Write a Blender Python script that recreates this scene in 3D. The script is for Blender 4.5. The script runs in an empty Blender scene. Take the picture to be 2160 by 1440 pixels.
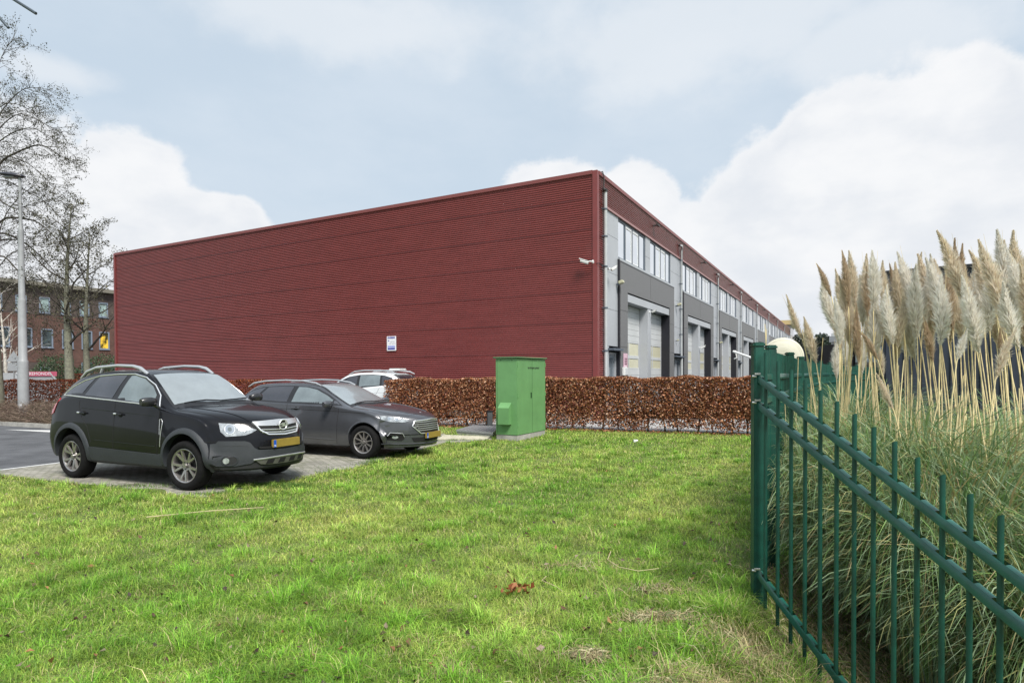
import bpy, bmesh, math, random
import numpy as np
from math import sin, cos, pi, radians as rad
from mathutils import Vector, Matrix, Quaternion
from mathutils.bvhtree import BVHTree
from mathutils.geometry import delaunay_2d_cdt

# ------------------------------------------------------------------ camera
SC = bpy.context.scene
COL = SC.collection
CAM_H = 1.62
cd = bpy.data.cameras.new('camera'); cam = bpy.data.objects.new('camera', cd); COL.objects.link(cam)
cd.sensor_width = 36.0; cd.lens = 36.0 * 1286.18 / 2160.0
cd.shift_y = (808.59 - 720.0) / 2160.0
cd.clip_start = 0.05; cd.clip_end = 2000
cam.matrix_world = Matrix.Translation((0, 0, CAM_H)) @ Matrix.Rotation(rad(90), 4, 'X') @ Matrix.Rotation(rad(-0.893), 4, 'X') @ Matrix.Rotation(rad(-0.2548), 4, 'Z')
SC.camera = cam
SC.view_settings.view_transform = 'Standard'; SC.view_settings.look = 'None'
SC.view_settings.exposure = 0.45; SC.view_settings.gamma = 1.0

# ------------------------------------------------------------------ sun and sky
SUN_AZ, SUN_EL = math.atan2(0.40, -0.92), rad(52)      # azimuth from +Y towards +X
sd = Vector((sin(SUN_AZ) * cos(SUN_EL), cos(SUN_AZ) * cos(SUN_EL), sin(SUN_EL)))
sl = bpy.data.lights.new('sun', 'SUN'); sl.energy = 3.8; sl.angle = rad(20); sl.color = (1.0, 0.955, 0.89)
so = bpy.data.objects.new('sun', sl); COL.objects.link(so)
so.rotation_euler = (-sd).to_track_quat('-Z', 'Y').to_euler(); so.location = (20, -20, 30)

world = bpy.data.worlds.new('World'); SC.world = world; world.use_nodes = True
wn, wl = world.node_tree.nodes, world.node_tree.links
wn.clear()
def WN(t, **k):
    n = wn.new(t)
    for a, b in k.items(): setattr(n, a, b)
    return n
w_out = WN('ShaderNodeOutputWorld'); w_bg = WN('ShaderNodeBackground'); w_bg.inputs[1].default_value = 0.083
wl.new(w_bg.outputs[0], w_out.inputs[0])
w_sky = WN('ShaderNodeTexSky', sky_type='NISHITA', sun_disc=False)
w_sky.sun_elevation = SUN_EL; w_sky.sun_rotation = SUN_AZ
w_sky.air_density = 1.2; w_sky.dust_density = 3.5; w_sky.ozone_density = 1.0
w_tc = WN('ShaderNodeTexCoord')
def wmath(op, a, b=None, clamp=False):
    n = WN('ShaderNodeMath', operation=op, use_clamp=clamp)
    for i, v in enumerate((a, b)):
        if v is None: continue
        if isinstance(v, (int, float)): n.inputs[i].default_value = v
        else: wl.new(v, n.inputs[i])
    return n.outputs[0]
def wmix(f, a, b):
    n = WN('ShaderNodeMix', data_type='RGBA')
    for i, v in ((0, f), (6, a), (7, b)):
        if isinstance(v, (int, float)): n.inputs[i].default_value = v
        elif isinstance(v, tuple): n.inputs[i].default_value = (*v, 1)
        else: wl.new(v, n.inputs[i])
    return n.outputs[2]
def wramp(v, a, b):
    n = WN('ShaderNodeMapRange', interpolation_type='SMOOTHSTEP')
    wl.new(v, n.inputs[0]); n.inputs[1].default_value = a; n.inputs[2].default_value = b
    return n.outputs[0]
def wnoise(scale, detail, rough, zs=1.0, off=0.0):
    m = WN('ShaderNodeMapping'); m.inputs['Scale'].default_value = (1, 1, zs); m.inputs['Location'].default_value = (off, off, off)
    wl.new(w_tc.outputs['Generated'], m.inputs[0])
    n = WN('ShaderNodeTexNoise'); n.inputs['Scale'].default_value = scale; n.inputs['Detail'].default_value = detail
    n.inputs['Roughness'].default_value = rough; wl.new(m.outputs[0], n.inputs['Vector'])
    return n.outputs[0]
def blob(px, py, ax, az):
    'soft ellipse of cloud round a direction of the sky'
    d = Vector(((px - 1080) / 1286.0, 1.0, (789 - py) / 1286.0)).normalized()
    m = WN('ShaderNodeMapping', vector_type='POINT')
    s1, s2 = 1.0 / ax, 1.0 / az
    m.inputs['Scale'].default_value = (s1, s1, s2); m.inputs['Location'].default_value = (-d.x * s1, -d.y * s1, -d.z * s2)
    wl.new(w_tc.outputs['Generated'], m.inputs[0])
    l = WN('ShaderNodeVectorMath', operation='LENGTH'); wl.new(m.outputs[0], l.inputs[0])
    return wmath('SUBTRACT', 1.0, l.outputs['Value'])
edge_n = wmath('MULTIPLY', wmath('SUBTRACT', wnoise(9.0, 9, 0.58, 1.5), 0.5), 2.3)
big_n = wnoise(3.2, 7, 0.55, 2.2, 3.1)
def maxof(L):
    r = L[0]
    for x in L[1:]: r = wmath('MAXIMUM', r, x)
    return r
cum = maxof([blob(*p) for p in ((1900, 640, .36, .30), (1850, 420, .155, .165), (1960, 330, .10, .10), (2040, 300, .08, .115), (2150, 350, .10, .115), (2280, 450, .18, .19), (1640, 520, .15, .16),
             (1740, 350, .09, .10), (1480, 600, .18, .14), (1340, 440, .075, .07), (1180, 500, .13, .12), (1040, 560, .10, .09), (275, 420, .085, .10), (370, 500, .13, .08), (180, 520, .17, .14), (470, 480, .07, .055), (60, 560, .25, .14), (-300, 500, .4, .2), (2800, 560, .5, .22))])
fine_n = wmath('MULTIPLY', wmath('SUBTRACT', wnoise(26.0, 8, 0.62, 1.3, 1.7), 0.5), 1.0)
cum = wmath('ADD', wmath('ADD', cum, wmath('MULTIPLY', edge_n, 0.20)), wmath('MULTIPLY', fine_n, 0.30))
cum_m = wramp(cum, -0.02, 0.13)
veil = maxof([blob(760, 60, .28, .06), blob(1500, 60, .35, .11), blob(1850, 90, .2, .08), blob(1400, 160, .16, .05), blob(120, 150, .08, .025)])
veil_m = wmath('MULTIPLY', wramp(wmath('ADD', veil, wmath('MULTIPLY', edge_n, 0.55)), -0.05, 0.7), 0.62)
sep = WN('ShaderNodeSeparateXYZ'); wl.new(w_tc.outputs['Generated'], sep.inputs[0])
low = wramp(sep.outputs[2], 0.30, 0.0)
clear = wmix(0.85, w_sky.outputs[0], (5.75, 6.75, 7.75))
clear = wmix(wmath('MULTIPLY', wramp(big_n, 0.36, 0.66), 0.35), clear, (6.8, 7.4, 8.1))
clear = wmix(wmath('MULTIPLY', low, 0.62), clear, (6.9, 7.35, 7.9))
shade = wmath('MAXIMUM', wramp(wnoise(6.5, 7, 0.55, 1.8, 7.7), 0.32, 0.68), wmath('MULTIPLY', wramp(cum, 0.40, 0.05), 0.75))
cloudc = wmix(shade, (7.0, 7.3, 7.75), (8.35, 8.42, 8.55))
s1 = wmix(veil_m, clear, (7.6, 7.9, 8.25))
s2 = wmix(wmath('MULTIPLY', cum_m, 0.96), s1, cloudc)
wl.new(s2, w_bg.inputs[0])

# ------------------------------------------------------------------ measuring helper (plain perspective of the survey)
_cp, _sp = cos(.015587), sin(.015587); _cr, _sr = cos(-.0044466), sin(-.0044466)
_M = np.array([[_cr, -_sr, 0], [_sr, _cr, 0], [0, 0, 1]]) @ np.array([[1, 0, 0], [0, _cp, -_sp], [0, _sp, _cp]])
def at(x, y, Y):
    d = _M.T @ np.array([(x - 1080) / 1286.18, (y - 808.59) / 1286.18, 1.0])
    return Vector((d[0] / d[2] * Y, Y, CAM_H - d[1] / d[2] * Y))

# ------------------------------------------------------------------ terrain
FP = Vector((1.743, 4.328)); FD = Vector((0.1736, -0.9848))    # corner post, direction of the sloping fence
def sstep(x, a, b):
    t = np.clip((x - a) / (b - a), 0, 1); return t * t * (3 - 2 * t)
def ground_z(x, y):
    s = 0.80 * (x - FP.x) - 0.60 * (y - FP.y)
    d = np.maximum(s + 0.02, 0) * 0.60
    d = 0.95 * (1 - np.exp(-d / 0.95)) * (1 + 0.25 * np.exp(-d))
    near = 1 - sstep(np.asarray(y, float), 6.0, 8.0)
    return -d * near + 0.012 * np.sin(x * 1.7 + 1) * np.sin(y * 1.3) * (1 - sstep(np.asarray(y, float), 8.0, 10.0))

# ------------------------------------------------------------------ materials
MATS = {}
def mat(name, col, rough=0.6, metal=0.0, var=0.0, vscale=4.0, bump=0.0, bscale=60.0, coat=0.0, spec=0.5, attr=False, trans=0.0, emit=0.0, vcol=None, stretch=(1, 1, 1), alpha=1.0):
    if name in MATS: return MATS[name]
    m = bpy.data.materials.new(name); m.use_nodes = True
    N, L = m.node_tree.nodes, m.node_tree.links
    b = N['Principled BSDF']
    b.inputs['Base Color'].default_value = (*col, 1); b.inputs['Roughness'].default_value = rough
    b.inputs['Metallic'].default_value = metal; b.inputs['Coat Weight'].default_value = coat
    b.inputs['Coat Roughness'].default_value = 0.04; b.inputs['Specular IOR Level'].default_value = spec
    src = None
    if attr:
        a = N.new('ShaderNodeAttribute'); a.attribute_name = 'Col'; src = a.outputs['Color']
    tc = N.new('ShaderNodeTexCoord')
    mp = N.new('ShaderNodeMapping'); mp.inputs['Scale'].default_value = stretch
    L.new(tc.outputs['Object'], mp.inputs[0])
    if var:
        n = N.new('ShaderNodeTexNoise'); n.inputs['Scale'].default_value = vscale; n.inputs['Detail'].default_value = 6; n.inputs['Roughness'].default_value = 0.62
        L.new(mp.outputs[0], n.inputs['Vector'])
        mr = N.new('ShaderNodeMapRange'); mr.inputs[1].default_value = 0.3; mr.inputs[2].default_value = 0.7
        L.new(n.outputs[0], mr.inputs[0])
        mx = N.new('ShaderNodeMix'); mx.data_type = 'RGBA'
        L.new(mr.outputs[0], mx.inputs[0])
        lo = tuple(c * (1 - var) for c in col); hi = vcol if vcol else tuple(min(1, c * (1 + var)) for c in col)
        mx.inputs[6].default_value = (*lo, 1); mx.inputs[7].default_value = (*hi, 1)
        if src is not None:
            mm = N.new('ShaderNodeMix'); mm.data_type = 'RGBA'; mm.blend_type = 'MULTIPLY'; mm.inputs[0].default_value = 1
            L.new(src, mm.inputs[6]); L.new(mx.outputs[2], mm.inputs[7]); src = mm.outputs[2]
        else: src = mx.outputs[2]
    if src is not None: L.new(src, b.inputs['Base Color'])
    if bump:
        n2 = N.new('ShaderNodeTexNoise'); n2.inputs['Scale'].default_value = bscale; n2.inputs['Detail'].default_value = 5
        L.new(mp.outputs[0], n2.inputs['Vector'])
        bp = N.new('ShaderNodeBump'); bp.inputs['Strength'].default_value = bump; bp.inputs['Distance'].default_value = 0.01
        L.new(n2.outputs[0], bp.inputs['Height']); L.new(bp.outputs[0], b.inputs['Normal'])
    if trans:
        tr = N.new('ShaderNodeBsdfTranslucent'); ms = N.new('ShaderNodeMixShader'); ms.inputs[0].default_value = trans
        if src is not None: L.new(src, tr.inputs[0])
        else: tr.inputs[0].default_value = (*col, 1)
        L.new(b.outputs[0], ms.inputs[1]); L.new(tr.outputs[0], ms.inputs[2]); L.new(ms.outputs[0], N['Material Output'].inputs[0])
    MATS[name] = m; return m

def brickmat(name, c1, c2, mortar, bw, bh, ms, rough=0.8, vertical=False, bump=0.4, moss=None, rot=0.0, offset=0.5):
    if name in MATS: return MATS[name]
    m = bpy.data.materials.new(name); m.use_nodes = True
    N, L = m.node_tree.nodes, m.node_tree.links; b = N['Principled BSDF']; b.inputs['Roughness'].default_value = rough
    tc = N.new('ShaderNodeTexCoord'); vec = tc.outputs['Object']
    if vertical:
        s = N.new('ShaderNodeSeparateXYZ'); c = N.new('ShaderNodeCombineXYZ'); L.new(vec, s.inputs[0])
        ad = N.new('ShaderNodeMath'); L.new(s.outputs[0], ad.inputs[0]); L.new(s.outputs[1], ad.inputs[1])
        L.new(ad.outputs[0], c.inputs[0]); L.new(s.outputs[2], c.inputs[1]); vec = c.outputs[0]
    mp = N.new('ShaderNodeMapping'); mp.inputs['Rotation'].default_value = (0, 0, rot); L.new(vec, mp.inputs[0])
    wob = N.new('ShaderNodeTexNoise'); wob.inputs['Scale'].default_value = 3; L.new(mp.outputs[0], wob.inputs['Vector'])
    t = N.new('ShaderNodeTexBrick'); L.new(mp.outputs[0], t.inputs['Vector']); t.offset = offset
    t.inputs['Color1'].default_value = (*c1, 1); t.inputs['Color2'].default_value = (*c2, 1); t.inputs['Mortar'].default_value = (*mortar, 1)
    t.inputs['Scale'].default_value = 1; t.inputs['Brick Width'].default_value = bw; t.inputs['Row Height'].default_value = bh
    t.inputs['Mortar Size'].default_value = ms; t.inputs['Mortar Smooth'].default_value = 0.3; t.inputs['Bias'].default_value = 0.0
    n = N.new('ShaderNodeTexNoise'); n.inputs['Scale'].default_value = 1.3; n.inputs['Detail'].default_value = 8; n.inputs['Roughness'].default_value = 0.65; L.new(tc.outputs['Object'], n.inputs['Vector'])
    mr = N.new('ShaderNodeMapRange'); mr.inputs[1].default_value = 0.3; mr.inputs[2].default_value = 0.7; mr.inputs[3].default_value = 0.7; mr.inputs[4].default_value = 1.25
    L.new(n.outputs[0], mr.inputs[0])
    mx = N.new('ShaderNodeMix'); mx.data_type = 'RGBA'; mx.blend_type = 'MULTIPLY'; mx.inputs[0].default_value = 1
    L.new(t.outputs['Color'], mx.inputs[6]); L.new(mr.outputs[0], mx.inputs[7]); src = mx.outputs[2]
    if moss:
        n3 = N.new('ShaderNodeTexNoise'); n3.inputs['Scale'].default_value = 2.2; n3.inputs['Detail'].default_value = 9; n3.inputs['Roughness'].default_value = 0.7; L.new(tc.outputs['Object'], n3.inputs['Vector'])
        r3 = N.new('ShaderNodeMapRange'); r3.inputs[1].default_value = 0.52; r3.inputs[2].default_value = 0.66; L.new(n3.outputs[0], r3.inputs[0])
        m3 = N.new('ShaderNodeMath'); m3.operation = 'MULTIPLY'; m3.inputs[1].default_value = 0.75; L.new(r3.outputs[0], m3.inputs[0])
        x3 = N.new('ShaderNodeMix'); x3.data_type = 'RGBA'; L.new(m3.outputs[0], x3.inputs[0]); L.new(src, x3.inputs[6]); x3.inputs[7].default_value = (*moss, 1); src = x3.outputs[2]
    L.new(src, b.inputs['Base Color'])
    bp = N.new('ShaderNodeBump'); bp.inputs['Strength'].default_value = bump; bp.inputs['Distance'].default_value = 0.006
    inv = N.new('ShaderNodeMath'); inv.operation = 'SUBTRACT'; inv.inputs[0].default_value = 1; L.new(t.outputs['Fac'], inv.inputs[1])
    L.new(inv.outputs[0], bp.inputs['Height']); L.new(bp.outputs[0], b.inputs['Normal'])
    MATS[name] = m; return m

# ------------------------------------------------------------------ object helpers
def tag(o, label=None, cat=None, group=None, kind=None):
    if label: o['label'] = label
    if cat: o['category'] = cat
    if group: o['group'] = group
    if kind: o['kind'] = kind
    return o
def empty(name, loc, rz=0.0, scale=1.0):
    o = bpy.data.objects.new(name, None); COL.objects.link(o); o.location = loc; o.rotation_euler = (0, 0, rz)
    o.scale = (scale,) * 3; o.empty_display_size = 0.2; return o
def copy_tree(o, parent=None):
    c = o.copy(); COL.objects.link(c); c.parent = parent
    for ch in list(o.children): copy_tree(ch, c)
    return c
def linkmesh(name, me, parent=None, mats=()):
    o = bpy.data.objects.new(name, me); COL.objects.link(o)
    for m in mats: me.materials.append(m)
    if parent is not None: o.parent = parent
    return o
class MB:
    def __init__(s): s.v = []; s.f = []; s.m = []; s.mi = 0
    def add(s, vs, fs):
        b = len(s.v); s.v += [tuple(v) for v in vs]; s.f += [tuple(i + b for i in f) for f in fs]; s.m += [s.mi] * len(fs); return s
    def box(s, a, b, M=None):
        x0, y0, z0 = a; x1, y1, z1 = b
        vs = [Vector(p) for p in ((x0, y0, z0), (x1, y0, z0), (x1, y1, z0), (x0, y1, z0), (x0, y0, z1), (x1, y0, z1), (x1, y1, z1), (x0, y1, z1))]
        if M is not None: vs = [M @ v for v in vs]
        return s.add(vs, [(0, 3, 2, 1), (4, 5, 6, 7), (0, 1, 5, 4), (1, 2, 6, 5), (2, 3, 7, 6), (3, 0, 4, 7)])
    def bevbox(s, a, b, r=0.01, M=None):
        bm = bmesh.new(); bmesh.ops.create_cube(bm, size=1)
        for v in bm.verts: v.co = Vector([(a[i] + b[i]) / 2 + v.co[i] * (b[i] - a[i]) for i in range(3)])
        bmesh.ops.bevel(bm, geom=list(bm.edges), offset=r, segments=2, affect='EDGES')
        bm.verts.index_update(); vs = [v.co.copy() for v in bm.verts]; fs = [[v.index for v in f.verts] for f in bm.faces]; bm.free()
        if M is not None: vs = [M @ v for v in vs]
        return s.add(vs, fs)
    def tube(s, pts, r, n=6, cap=True, closed=False):
        pts = [Vector(p) for p in pts]; N = len(pts)
        rs = r if isinstance(r, (list, tuple)) else [r] * N
        up = None; rings = []
        for i, p in enumerate(pts):
            if closed: t = pts[(i + 1) % N] - pts[i - 1]
            else: t = pts[min(i + 1, N - 1)] - pts[max(i - 1, 0)]
            if t.length < 1e-9: t = Vector((0, 0, 1))
            t.normalize()
            if up is None: up = Vector((0, 0, 1)) if abs(t.z) < 0.9 else Vector((1, 0, 0))
            a = up - t * up.dot(t)
            if a.length < 1e-4: a = Vector((1, 0, 0)) - t * t.x
            a.normalize(); b = t.cross(a); up = a
            rings.append([p + (a * cos(2 * pi * k / n) + b * sin(2 * pi * k / n)) * rs[i] for k in range(n)])
        vs = [v for rg in rings for v in rg]; fs = []
        for i in range(N if closed else N - 1):
            j = (i + 1) % N
            for k in range(n): fs.append((i * n + k, i * n + (k + 1) % n, j * n + (k + 1) % n, j * n + k))
        if cap and not closed: fs += [tuple(range(n))[::-1], tuple(range((N - 1) * n, N * n))]
        return s.add(vs, fs)
    def lathe(s, prof, n=32, M=None):
        'profile (r, h) round local z'
        vs = []; fs = []
        for r, h in prof:
            for k in range(n):
                v = Vector((r * cos(2 * pi * k / n), r * sin(2 * pi * k / n), h)); vs.append(M @ v if M is not None else v)
        for i in range(len(prof) - 1):
            for k in range(n): fs.append((i * n + k, i * n + (k + 1) % n, (i + 1) * n + (k + 1) % n, (i + 1) * n + k))
        return s.add(vs, fs)
    def prism(s, poly, d0, d1, M=None):
        'polygon in local xz, extruded along y'
        n = len(poly); vs = [Vector((x, d0, z)) for x, z in poly] + [Vector((x, d1, z)) for x, z in poly]
        if M is not None: vs = [M @ v for v in vs]
        return s.add(vs, [tuple(range(n)), tuple(range(2 * n - 1, n - 1, -1))] + [(i, i + n, (i + 1) % n + n, (i + 1) % n) for i in range(n)])
    def build(s, name, mats, parent=None, smooth=None):
        me = bpy.data.meshes.new(name); me.from_pydata(s.v, [], s.f)
        if not isinstance(mats, (list, tuple)): mats = [mats]
        for m in mats: me.materials.append(m)
        me.polygons.foreach_set('material_index', s.m)
        if smooth is not None:
            me.polygons.foreach_set('use_smooth', [True] * len(me.polygons)); me.set_sharp_from_angle(angle=rad(smooth))
        me.update(); o = bpy.data.objects.new(name, me); COL.objects.link(o)
        if parent is not None: o.parent = parent
        return o
def np_mesh(name, verts, quads=None, tris=None, col=None, mats=(), parent=None, smooth=True):
    me = bpy.data.meshes.new(name); verts = np.asarray(verts, np.float32).reshape(-1, 3)
    q = np.zeros((0, 4), np.int32) if quads is None else np.asarray(quads, np.int32).reshape(-1, 4)
    t = np.zeros((0, 3), np.int32) if tris is None else np.asarray(tris, np.int32).reshape(-1, 3)
    me.vertices.add(len(verts)); me.vertices.foreach_set('co', verts.ravel())
    me.loops.add(q.size + t.size); me.loops.foreach_set('vertex_index', np.concatenate([q.ravel(), t.ravel()]).astype(np.int32))
    me.polygons.add(len(q) + len(t))
    me.polygons.foreach_set('loop_start', np.concatenate([np.arange(len(q)) * 4, q.size + np.arange(len(t)) * 3]).astype(np.int32))
    me.update(calc_edges=True)
    if smooth: me.polygons.foreach_set('use_smooth', np.ones(len(q) + len(t), bool))
    if col is not None:
        a = me.color_attributes.new('Col', 'FLOAT_COLOR', 'POINT'); c = np.ones((len(verts), 4), np.float32); c[:, :3] = col; a.data.foreach_set('color', c.ravel())
    for m in mats: me.materials.append(m)
    o = bpy.data.objects.new(name, me); COL.objects.link(o)
    if parent is not None: o.parent = parent
    return o
def text(name, s, size, m, M, parent=None, extrude=0.001, align='CENTER', sx=1.0, shear=0.0):
    c = bpy.data.curves.new(name, 'FONT'); c.body = s; c.size = size; c.extrude = extrude; c.align_x = align; c.align_y = 'CENTER'; c.shear = shear
    t = bpy.data.objects.new('tmp', c); COL.objects.link(t)
    dg = bpy.context.evaluated_depsgraph_get(); me = bpy.data.meshes.new_from_object(t.evaluated_get(dg)); bpy.data.objects.remove(t)
    me.transform(M @ Matrix.Diagonal((sx, 1, 1, 1))); me.materials.clear(); me.materials.append(m)
    o = bpy.data.objects.new(name, me); COL.objects.link(o)
    if parent is not None: o.parent = parent
    return o
UPXZ = Matrix(((1, 0, 0, 0), (0, 0, -1, 0), (0, 1, 0, 0), (0, 0, 0, 1)))     # text in the xz plane, read from -y
rng = np.random.default_rng(7); R_ = random.Random(5)

# ================================================================== SETTING
def inpoly(x, y, poly):
    x = np.asarray(x); y = np.asarray(y); r = np.zeros(x.shape, bool); n = len(poly)
    for i in range(n):
        (x0, y0), (x1, y1) = poly[i], poly[i - 1]
        c = ((y0 > y) != (y1 > y)) & (x < (x1 - x0) * (y - y0) / ((y1 - y0) + 1e-12) + x0); r ^= c
    return r
def grid_mesh(xs, ys, zf):
    X, Y = np.meshgrid(xs, ys, indexing='ij'); Z = zf(X, Y); v = np.stack([X, Y, Z], -1).reshape(-1, 3)
    nx, ny = len(xs), len(ys); i = np.arange(nx - 1)[:, None] * ny + np.arange(ny - 1)[None]
    q = np.stack([i, i + ny, i + ny + 1, i + 1], -1).reshape(-1, 4); return v, q
m_soil = bpy.data.materials.new('lawn_soil'); m_soil.use_nodes = True
N, L = m_soil.node_tree.nodes, m_soil.node_tree.links; b = N['Principled BSDF']; b.inputs['Roughness'].default_value = 0.95
tc = N.new('ShaderNodeTexCoord'); n1 = N.new('ShaderNodeTexNoise'); n1.inputs['Scale'].default_value = 1.1; n1.inputs['Detail'].default_value = 10; n1.inputs['Roughness'].default_value = 0.7; L.new(tc.outputs['Object'], n1.inputs['Vector'])
cr = N.new('ShaderNodeValToRGB'); L.new(n1.outputs[0], cr.inputs[0]); e = cr.color_ramp.elements
e[0].position = 0.3; e[0].color = (0.09, 0.13, 0.03, 1); e[1].position = 0.7; e[1].color = (0.17, 0.21, 0.055, 1)
n2 = N.new('ShaderNodeTexNoise'); n2.inputs['Scale'].default_value = 45; n2.inputs['Detail'].default_value = 4; L.new(tc.outputs['Object'], n2.inputs['Vector'])
r2 = N.new('ShaderNodeMapRange'); r2.inputs[1].default_value = 0.3; r2.inputs[2].default_value = 0.75; r2.inputs[3].default_value = 0.45; r2.inputs[4].default_value = 1.3; L.new(n2.outputs[0], r2.inputs[0])
mx = N.new('ShaderNodeMix'); mx.data_type = 'RGBA'; mx.blend_type = 'MULTIPLY'; mx.inputs[0].default_value = 1; L.new(cr.outputs[0], mx.inputs[6]); L.new(r2.outputs[0], mx.inputs[7]); L.new(mx.outputs[2], b.inputs['Base Color'])
bp = N.new('ShaderNodeBump'); bp.inputs['Strength'].default_value = 0.7; bp.inputs['Distance'].default_value = 0.02; L.new(n2.outputs[0], bp.inputs['Height']); L.new(bp.outputs[0], b.inputs['Normal'])
xs = np.unique(np.concatenate([[-1500, -400, -120, -60, -30, -20], np.arange(-14, 14.01, 0.25), [20, 30, 60, 120, 400, 1500]]))
ys = np.unique(np.concatenate([[-1500, -300, -60, -20, -8], np.arange(-4, 20.01, 0.25), [30, 60, 120, 400, 1500]]))
v, q = grid_mesh(xs, ys, ground_z)
tag(np_mesh('ground', v, q, mats=(m_soil,)), kind='structure')

def sheet(name, poly, z, m, kind='structure', thick=0.0):
    mb = MB(); n = len(poly)
    if thick: mb.add([(x, y, z) for x, y in poly] + [(x, y, z - thick) for x, y in poly], [tuple(range(n))] + [(i, i + n, (i + 1) % n + n, (i + 1) % n) for i in range(n)])
    else: mb.add([(x, y, z) for x, y in poly], [tuple(range(n))])
    return tag(mb.build(name, m), kind=kind)
m_asph = mat('asphalt', (0.075, 0.078, 0.085), 0.75, var=0.3, vscale=1.2, bump=0.9, bscale=140, vcol=(0.13, 0.135, 0.145))
CAR_RZ = math.atan2(-.42, .9075); hX, hY = Vector((.9075, -.42)), Vector((.42, .9075))
m_pave = brickmat('bay_clinker', (0.40, 0.375, 0.33), (0.28, 0.265, 0.235), (0.10, 0.11, 0.06), 0.21, 0.075, 0.010, 0.85, rot=-CAR_RZ, moss=(0.085, 0.095, 0.04))
m_apron = brickmat('apron_pavers', (0.42, 0.41, 0.40), (0.36, 0.355, 0.35), (0.2, 0.2, 0.18), 0.3, 0.3, 0.008, 0.85, rot=0.5)
# road sheet reaching far left, parking bays, apron round the hall
sheet('road', [(-8.9, 10.35), (-14, 12.7), (-60, 33), (-60, 90), (-20, 60), (-10, 30), (0, 24), (-2.4, 19.4), (-2.0, 14.0), (-6, 9.5)], 0.004, m_asph)
bayA = [(-9.0, 10.2), (-4.1, 8.02), (-2.75, 10.5), (-1.6, 14.2), (-0.5, 15.0), (-0.55, 15.75), (-1.75, 16.15), (-2.4, 19.0), (-4.4, 19.9)]
sheet('parking_bay', bayA, 0.008, m_pave)
sheet('apron', [(-4.6, 20.1), (7.1, 16.05), (9, 19), (60, 112), (75, 108), (22, 20), (30, 17), (80, 105), (20, 130), (-40, 60), (-12, 23.5)][:6] + [(46, 102), (20, 104), (-30, 50), (-12, 23.5)], 0.006, m_apron)
m_white = mat('road_paint', (0.62, 0.63, 0.62), 0.7, var=0.25, vscale=20, vcol=(0.75, 0.75, 0.74))
m_conc = mat('concrete', (0.36, 0.35, 0.32), 0.85, var=0.25, vscale=5, bump=0.3, bscale=60)
m_concp = mat('pale_concrete', (0.5, 0.47, 0.36), 0.85, var=0.25, vscale=5, bump=0.3, bscale=60)
def strip(name, a, b, w, z, m, kind='structure', thick=0.0):
    a, b = Vector(a), Vector(b); d = (b - a).normalized(); n = Vector((-d.y, d.x)) * w / 2
    return sheet(name, [tuple(p) for p in (a - n, b - n, b + n, a + n)], z, m, kind, thick)
strip('bay_line', (-8.93, 10.2), (-4.6, 19.5), 0.10, 0.013, m_white)
mb = MB(); mb.add([(-15.4, 18.45, 0.009), (-11.9, 16.9, 0.009), (-11.9, 17.75, 0.009)], [(0, 1, 2)]); tag(mb.build('road_arrow', m_white), kind='structure')
# kerb and planting bed at the left
mb = MB(); a = Vector((-22.0, 22.2)); 
M_ = Matrix.Translation((-16.6, 19.9, 0)) @ Matrix.Rotation(CAR_RZ, 4, 'Z')
mb.bevbox((-12, -0.0, -0.1), (8.0, 0.14, 0.13), 0.015, M_); tag(mb.build('kerb', m_conc), kind='structure')
m_bed = mat('bed_soil', (0.09, 0.065, 0.045), 0.95, var=0.4, vscale=8, bump=0.6, bscale=40)
mb = MB(); mb.box((-12, 0.145, -0.1), (8.0, 9.0, 0.10), M_); tag(mb.build('planting_bed', m_bed), kind='structure')
m_kerbp = mat('edging_concrete', (0.46, 0.45, 0.42), 0.85, var=0.2, vscale=6)
for nm, A_, B_ in (('lawn_edging', (-13.6, 12.45), (-8.95, 10.3)),):
    A_, B_ = Vector(A_), Vector(B_); Mx = Matrix.Translation((*A_, 0)) @ Matrix.Rotation(math.atan2(B_.y - A_.y, B_.x - A_.x), 4, 'Z')
    mb = MB(); mb.bevbox((0, -0.07, -0.1), ((B_ - A_).length, 0.05, 0.03), 0.01, Mx); tag(mb.build(nm, m_kerbp), kind='structure')
sheet('path_slabs', [(-1.85, 15.05), (-0.62, 15.0), (-0.55, 15.7), (-1.8, 16.05)], 0.030, m_concp, thick=0.04)

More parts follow.
